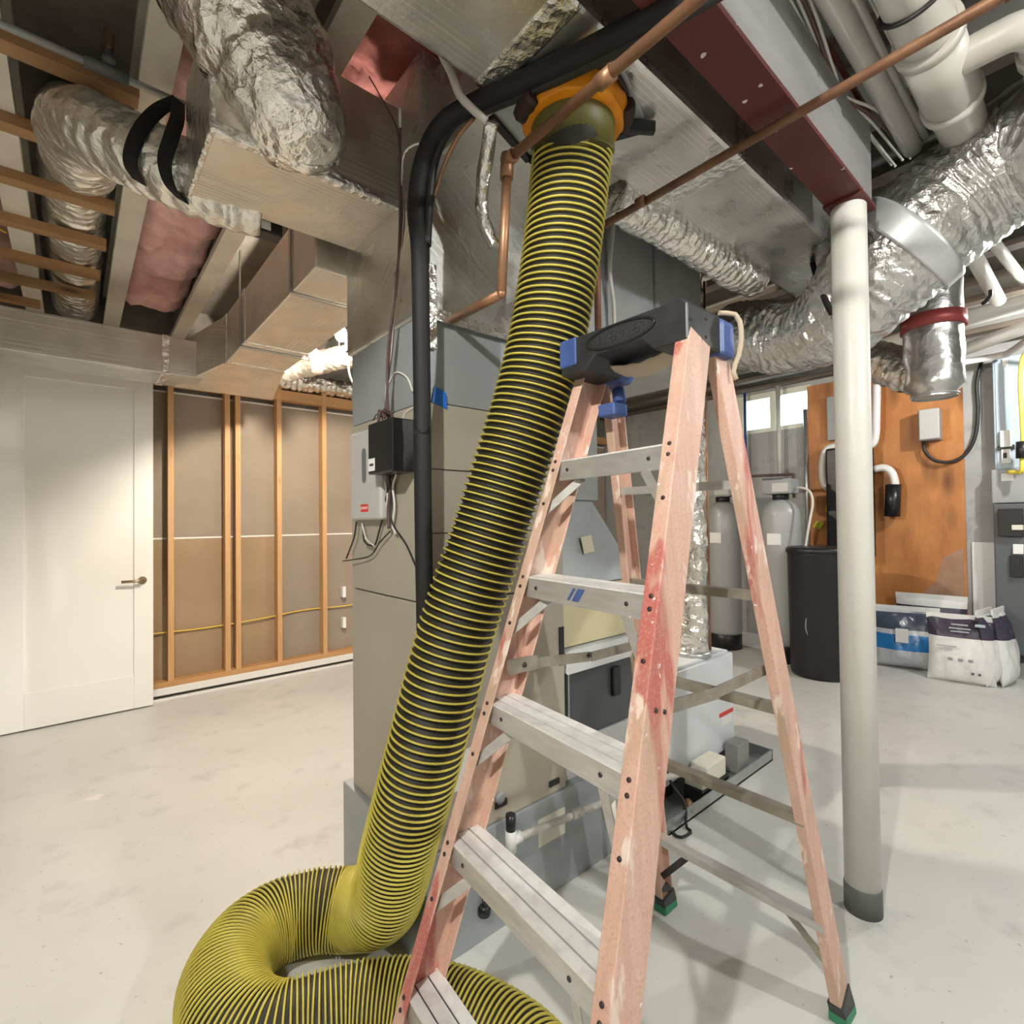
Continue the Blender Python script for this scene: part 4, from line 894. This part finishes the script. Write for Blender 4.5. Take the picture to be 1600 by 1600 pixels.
o = cable('power_cord', [(2.04, 1.34, .55), (2.04, 1.33, .20), (2.05, 1.25, .08), PZ(1072, 1290, .01), PZ(1080, 1300, .006), PZ(1060, 1308, .006), PZ(1040, 1290, .006), PZ(1000, 1275, .006)], .006, 'wirek'); tag(o, 'black cord trailing on the floor behind the ladder', 'cord')
# drain along the base
dp = thing('drain_line', (1.2, 1.27, .2), 'white drain pipe with a black-capped tee in front of the furnace base', 'pipe')
ta = PY(802, 1312, 1.28); tb = PY(962, 1246, 1.28)
MB().cyl(ta, tb, .0125, 14).build('pipe_run', 'pvc', dp)
MB().cyl(ta.lerp(tb, .52), ta.lerp(tb, .62), .0165, 14).build('coupling', 'pvc', dp)
MB().cyl(ta + Vector((-.015, 0, 0)), ta + Vector((.03, 0, .0)), .018, 14).cyl(ta + Vector((-.01, 0, -.035)), ta + Vector((-.01, 0, .035)), .018, 14).build('tee', 'pvcb', dp)
MB().cyl(ta + Vector((-.01, 0, .035)), ta + Vector((-.01, 0, .085)), .0165, 14).build('stub', 'blackp', dp)
MB().cyl(tb + Vector((-.02, 0, 0)), tb + Vector((-.01, .0, -.24)), .0135, 12).build('drop_pipe', 'cream', dp)
o = cable('thermostat_wire', [(.985, 1.318, .30), (.975, 1.318, .2), (.985, 1.315, .12)], .0025, 'wireb'); tag(o, 'thin wire hanging down the furnace base to a black plug', 'wire')
o = MB().lathe((.99, 1.316, .085), [(.006, 0), (.020, .004), (.021, .03), (.012, .036)], 16).build('plug', 'blackp'); tag(o, 'round black plug at the foot of the furnace base', 'plug')

# ------------------------------------------------------------------ water softener corner
def tank(c, r, hh, label, back=False):
    t = thing('softener_tank', (c[0], c[1], 0), label, 'water tank', 'water softener tanks')
    MB().lathe((c[0], c[1], 0), [(r * .98, 0), (r * .98, .15), (r * .9, .16)], 28).build('base', 'tankk', t)
    MB().lathe((c[0], c[1], .15), [(r * .95, 0), (r, .03), (r, hh - .15 - r * .9), (r * .96, hh - .15 - r * .6), (r * .8, hh - .15 - r * .3), (r * .55, hh - .15 - r * .1), (.06, hh - .15)], 32).build('shell', 'tank', t)
    MB().box((c[0] - r - .003, c[1] - .06, hh * .72), (c[0] - r * .9, c[1] + .06, hh * .79)).build('label', 'paper', t)
    MB().lathe((c[0], c[1], hh), [(.07, 0), (.07, .05), (.05, .06)], 20).build('neck', 'tankk', t)
    v = MB().box((c[0] - .11, c[1] - .13, hh + .05), (c[0] + .10, c[1] + .13, hh + .19)).build('valve_head', 'boxg', t, bevel=.012)
    MB().box((c[0] - .114, c[1] - .11, hh + .07), (c[0] - .109, c[1] + .03, hh + .15)).build('valve_display', 'ctrl', v)
    MB().box((c[0] - .12, c[1] - .06, hh + .185), (c[0] - .02, c[1] + .12, hh + .205)).build('valve_lever', 'boxd', v, bevel=.006)
    return t
tank((5.05, 2.02), .165, 1.50, 'pale grey softener tank beside the black brine tank')
tank((5.12, 2.62), .165, 1.50, 'pale grey softener tank farther left, half hidden by the ladder')
o = cable('brine_tube', [(5.05, 1.90, 1.60), (5.0, 1.82, 1.60), (4.97, 1.74, 1.56), (4.95, 1.71, 1.46), (4.93, 1.73, 1.30), (4.90, 1.76, 1.06)], .010, 'wire'); tag(o, 'white brine tube looping from the softener valve', 'tube')
bc = (4.82, 1.62); br = thing('brine_tank', (bc[0], bc[1], 0), 'tall round black brine tank beside the white post', 'tank')
MB().lathe((bc[0], bc[1], 0), [(.225, 0), (.235, .03), (.245, 1.02), (.25, 1.03)], 40).build('drum', 'tankk', br)
MB().lathe((bc[0], bc[1], 1.03), [(.256, 0), (.256, .035), (.24, .05)], 40).build('lid', 'tankk', br)
MB().tube(curve([(bc[0] - .235, bc[1] + .03, .50), (bc[0] - .238, bc[1] + .035, .42), (bc[0] - .232, bc[1] + .02, .36)], .02), .005, 6).build('scuff_cord', 'boxg', br)
def onwall(px0, py0, px1, py1, x1=XB):
    a, b = PX(px0, py0, x1), PX(px1, py1, x1); return min(a.y, b.y), max(a.y, b.y), min(a.z, b.z), max(a.z, b.z)
y0, y1, z0, z1 = onwall(1262, 590, 1514, 1005)
py = thing('plywood_panel', (XB - .02, (y0 + y1) / 2, z0), 'orange stained plywood panel fixed to the back wall behind the post', 'plywood')
MB().box((XB - .022, y0, .03), (XB - .001, y1, 2.72)).build('sheet', 'ply', py)
MB().prism([(XB - .0235, y0 + .005, .06), (XB - .0235, y0 + .46, .06), (XB - .0235, y0 + .40, .55), (XB - .0235, y0 + .22, .72), (XB - .0235, y0 + .16, .95), (XB - .0235, y0 + .02, 1.05)][::-1], (.002, 0, 0)).build('worn_patch', M('worn_plywood', (.40, .25, .17), .7, col2=(.34, .19, .11), ns=8.), py)
y0, y1, z0, z1 = onwall(1434, 645, 1478, 688)
jx = thing('meter_box', (XB - .1, (y0 + y1) / 2, z0), 'grey box on the orange plywood with a black cable from its bottom', 'electrical box')
MB().box((XB - .16, y0 + .02, z0), (XB - .022, y1 - .03, z1)).build('case', 'boxg', jx, bevel=.01)
MB().box((XB - .168, y0 + .015, z0 + .01), (XB - .158, y1 - .04, z1 - .006)).build('cover', 'ctrl', jx, bevel=.004)
cable('cable', [PX(1442, 686, XB - .06), PX(1446, 706, XB - .08), PX(1462, 720, XB - .08), PX(1488, 721, XB - .06), PX(1510, 708, XB - .04), PX(1524, 680, XB - .03), PX(1528, 640, XB - .03), PX(1526, 600, XB - .03), PX(1533, 566, XB - .03)], .014, 'wirek', jx)
# water heater on the plywood, mostly behind the post
y0, y1, z0, z1 = onwall(1304, 705, 1371, 870)
wh = thing('water_heater', (XB - .2, (y0 + y1) / 2, z0), 'black wall-hung water heater with white vent pipes behind the post', 'water heater')
MB().box((XB - .28, y0, z0), (XB - .022, y1, z1)).build('case', 'tankk', wh, bevel=.02)
MB().box((XB - .283, y0 + .05, z0 + .28), (XB - .279, y0 + .075, z0 + .36)).build('yellow_sticker', 'tagy', wh)
MB().tube(curve([PX(1370, 600, XB - .1), PX(1369, 650, XB - .1), PX(1368, 680, XB - .1), PX(1362, 695, XB - .1), PX(1340, 698, XB - .1), PX(1310, 697, XB - .1), PX(1292, 702, XB - .1), PX(1286, 720, XB - .1), PX(1286, 748, XB - .1), PX(1292, 762, XB - .1), PX(1303, 764, XB - .1)], .025), .034, 16).build('vent_pipe', 'pvcb', wh)
MB().tube(curve([PX(1366, 733, XB - .1), PX(1382, 731, XB - .1), PX(1393, 738, XB - .1), PX(1398, 752, XB - .1), PX(1398, 762, XB - .1)], .02), .034, 16).build('vent_elbow', 'pvcb', wh)
pa, pb = PX(1396, 757, XB - .1), PX(1394, 807, XB - .1)
MB().cyl(pb, pa, .062, 20).build('black_sleeve', 'blackp', wh)
y0, y1, z0, z1 = onwall(1295, 622, 1330, 686)
gp = MB().box((XB - .07, y0, z0), (XB - .022, y1, z1)).build('wall_panel', 'boxg', bevel=.006); tag(gp, 'plain grey panel high on the plywood, left of the post', 'panel')
MB_t = ((1296, 795), (1279, 820))
for i, (a, b) in enumerate(MB_t):
    c = PX(a, b, XB - .05)
    o = MB().obox(c, (.003, 0, 0), (0, .035, .012 * i), (0, -.02 * i, .032)).build('tag', 'tagy'); tag(o, ('yellow tag hanging above the black brine tank, higher one', 'yellow tag hanging above the black brine tank, lower one')[i], 'tag')
# pipes in front of the window
o = MB().cyl((5.85, PX(1164, 640, 5.85).y, 1.1), (5.85, PX(1164, 640, 5.85).y, 2.76), .014, 12).build('water_pipe', 'blue'); tag(o, 'dark blue vertical water pipe in front of the window', 'pipe')
yw = PX(1216, 640, 5.8).y
o = MB().cyl((5.8, yw, 1.65), (5.8, yw, 2.76), .022, 14).build('water_pipe', 'pvc'); tag(o, 'white vertical pipe in front of the window mullion', 'pipe')
a, b, c = PX(1150, 745, 5.12), PX(1240, 741, 5.12), PX(1241, 778, 5.12)
o = MB().tube(curve([a, a.lerp(b, .5), a.lerp(b, .93), b, b.lerp(c, .15), c], .02), .014, 10).build('water_pipe', 'wireb'); tag(o, 'brown copper pipe bent over the softener valves', 'pipe')
o = MB().cyl(PX(1258, 640, 5.92), PX(1264, 900, 5.92), .022, 12).build('conduit', 'galv'); tag(o, 'grey metal conduit along the left edge of the plywood', 'conduit')
# electric panels on the right
y0, y1, z0, z1 = onwall(1554, 566, 1594, 736)
ep = thing('breaker_box', (XB - .1, (y0 + y1) / 2, z0), 'tall pale blue electric panel on the concrete wall', 'electric panel')
y0 = .30
MB().box((XB - .14, y0, z0), (XB, y1, z1)).build('case', 'boxb', ep, bevel=.008)
MB().box((XB - .146, y0 + .10, z0 + .02), (XB - .139, y1 - .015, z1 - .02)).build('door', 'boxb', ep, bevel=.004)
def pbox(px0, py0, px1, py1, dep, name, mat, parent, x1=XB - .14, bev=.004):
    a, b = PX(px0, py0, x1), PX(px1, py1, x1)
    return MB().box((x1 - dep, min(a.y, b.y), min(a.z, b.z)), (x1 + .002, max(a.y, b.y), max(a.z, b.z))).build(name, mat, parent, bevel=bev)
pbox(1563, 674, 1582, 698, .04, 'breaker', 'paper', ep); pbox(1559, 697, 1586, 702, .03, 'breaker_bar', 'wirek', ep); pbox(1565, 702, 1580, 724, .03, 'switch', 'paper', ep); pbox(1568, 708, 1574, 716, .036, 'switch_toggle', 'wirek', ep)
pbox(1566, 562, 1576, 572, .02, 'knockout', 'paper', ep)
es = thing('disconnect_box', (XB - .1, .5, 1.2), 'grey disconnect box with a white label under the pale blue panel', 'electrical box')
a, b = PX(1553, 736, XB), PX(1593, 786, XB)
MB().box((XB - .17, .34, b.z), (XB, a.y, a.z)).build('case', 'boxg', es, bevel=.008)
pbox(1564, 740, 1584, 751, .004, 'label', 'paper', es, XB - .17)
eg = thing('equipment_cabinet', (XB - .1, .5, .2), 'dark grey equipment cabinet below the disconnect box, at the right edge', 'cabinet')
a, b = PX(1557, 788, XB), PX(1600, 1018, XB)
MB().box((XB - .2, .10, b.z), (XB, a.y, a.z)).build('case', 'boxd', eg, bevel=.01)
pbox(1560, 795, 1600, 838, .05, 'upper_module', 'wirek', eg, XB - .2); pbox(1583, 850, 1600, 866, .03, 'white_module', 'paper', eg, XB - .2); pbox(1578, 868, 1600, 902, .03, 'lower_module', 'wirek', eg, XB - .2); pbox(1582, 820, 1600, 828, .07, 'connector', 'cream', eg, XB - .2)
MB().box((XB - .12, Y0 + .1, 0), (XB - .0, .80, .13)).build('trim_2', 'conc')['kind'] = 'structure'
yg = .455
gs = thing('gas_pipe', (XB - .25, yg, 1.5), 'yellow gas pipe running down beside the electric panel at the right edge', 'pipe')
MB().tube(curve([PX(1640, 545, 5.5), PX(1608, 548, 5.55), PX(1597, 562, 5.6), PX(1594, 600, 5.62), PX(1597, 660, 5.62), PX(1599, 700, 5.62)], .03), .014, 12).build('pipe_run', 'yellow', gs)
MB().cyl(PX(1598, 690, 5.62), PX(1598, 716, 5.62), .04, 14).build('valve', 'blackp', gs)
MB().tube(curve([PX(1598, 716, 5.62), PX(1597, 735, 5.62), PX(1590, 738, 5.66), PX(1575, 737, 5.7)], .03), .018, 12).build('branch', 'yellow', gs)

o = MB().box((XB - .02, .60, .13), (XB - .002, .795, 1.10)).build('white_board', 'board', bevel=.003); tag(o, 'white board covering the lower concrete between plywood and dark cabinet', 'board')

# ------------------------------------------------------------------ sacks of softener salt
def sack(name, c, w, hgt, t, rz, mat, label, lean=0., seed=0., text=None, slump=0.):
    nu, nv = 22, 26; vs = []; fs = []
    R_ = Matrix.Rotation(rz, 4, 'Z')
    for side in (1, -1):
        for j in range(nv + 1):
            for i in range(nu + 1):
                u, v = i / nu * 2 - 1, j / nv
                pu = (1 - abs(u) ** 3.2); pv = (1 - abs(2 * v - 1) ** 3.5) ** .8 * (1.12 - .5 * v)
                th_ = t / 2 * max(0., pu) ** .65 * max(0., pv)
                x = -side * th_ * (1 + .22 * noise.noise(Vector((u * 2.2 + seed, v * 2.6, side * 3)))) + lean * v * v
                x += .012 * noise.noise(Vector((u * 5, v * 5, seed + side)))* (1 if 0 < i < nu and 0 < j < nv else 0)
                y = w / 2 * u * (1 - .07 * math.sin(math.pi * v)) 
                z = v * hgt + .018 * noise.noise(Vector((u * 2, seed, 1))) * v - slump * u * v
                vs.append(R_ @ Vector((x, y, max(z, .002))) + Vector((c[0], c[1], 0)))
    n = (nu + 1) * (nv + 1)
    for s in (0, 1):
        for j in range(nv):
            for i in range(nu):
                a = s * n + j * (nu + 1) + i; q = (a, a + nu + 1, a + nu + 2, a + 1)
                fs.append(q if s == 0 else q[::-1])
    th = thing(name, (c[0], c[1], 0), label, 'sack', 'sacks of softener salt')
    MB().add(vs, fs, True).build('sack_body', mat, th)
    f = R_ @ Vector((-1, 0, 0)); rgt = R_ @ Vector((0, -1, 0))
    o = Vector((c[0], c[1], 0)) + f * (t * .515)
    MB().obox(Vector((c[0], c[1], hgt + .012)) + (R_ @ Vector((lean, 0, 0))), f * .006, rgt * (w * .5), Zu * .022).build('top_seam', 'paper', th)
    return th, o, f, rgt
B0, o, f, rg_ = sack('salt_sack', (5.56, PX(1413, 1000, 5.56).y), .50, .50, .26, math.radians(14), 'bagb', 'clear and blue plastic sack of salt, leftmost of the sacks', .04, 2., slump=-.03)
MB().obox(o + Vector((0, .02, .30)) - f * .004, f * .002, rg_ * .045, Zu * .06).build('label', 'paper', B0)
B1, o, f, rg_ = sack('salt_sack', (5.38, PX(1500, 1000, 5.38).y), .42, .50, .19, math.radians(8), 'bagw', 'white printed sack of salt with dark band, nearest and second from left', .06, 5.)
B2, o2, f2_, rg2 = sack('salt_sack', (5.52, PX(1551, 1000, 5.52).y), .34, .55, .15, math.radians(82), 'bagw', 'white sack of salt turned sideways, third from left', .05, 8.)
B3, *_ = sack('salt_sack', (5.60, PX(1574, 1000, 5.60).y), .34, .56, .14, math.radians(84), 'bagw', 'white sack of salt nearest the dark cabinet, rightmost', .05, 11.)
B4, *_ = sack('salt_sack', (5.77, 1.06), .50, .60, .14, math.radians(4), 'bagw', 'pale sack of salt standing behind, against the plywood', .02, 14.)
def printline(par, o, f, r, z, w, h, mat, dx=0., out=.004): MB().obox(o + f * out + r * dx + Vector((0, 0, z)), f * .001, r * (w / 2), Zu * (h / 2)).build('print', mat, par)
printline(B1, o, f, rg_, .30, .12, .010, 'inkl', -.08); printline(B1, o, f, rg_, .275, .09, .008, 'inkl', -.09)
for d in (-.06, 0, .06): printline(B1, o, f, rg_, .20, .028, .022, 'boxg', d)
for d in (.07, .11): printline(B1, o, f, rg_, .10, .018, .018, 'boxd', d, -.012)
for z, w in ((.47, .10), (.44, .13), (.415, .11)): printline(B1, o - f * .03, f, rg_, z, w, .010, 'inkl', .0, .0)
printline(B1, o - f * .03, f, rg_, .475, .06, .022, 'boxb', .12, .0)

# ------------------------------------------------------------------ lamps
for i, (p, wts, colr, lab) in enumerate(BULBS):
    p = Vector(p); t = thing('bare_bulb_lamp', p, lab, 'lamp')
    E_ = wts / (math.pi * 4 * math.pi * .032 ** 2)
    MB().lathe(p + Vector((0, 0, -.045)), [(.006, 0), (.020, .006), (.029, .020), (.032, .036), (.030, .052), (.020, .075), (.014, .090)], 16).build('bulb', emit('bulb_glow_%d' % i, colr, E_), t)
    MB().lathe(p + Vector((0, 0, .045)), [(.016, 0), (.030, .01), (.055, .03), (.055, .045)], 20).build('socket', 'ceram', t)
    if p.z + .09 < ZJ: MB().cyl(p + Vector((0, 0, .09)), (p.x, p.y, ZJ + .0), .011, 8).build('stem', 'ceram', t)
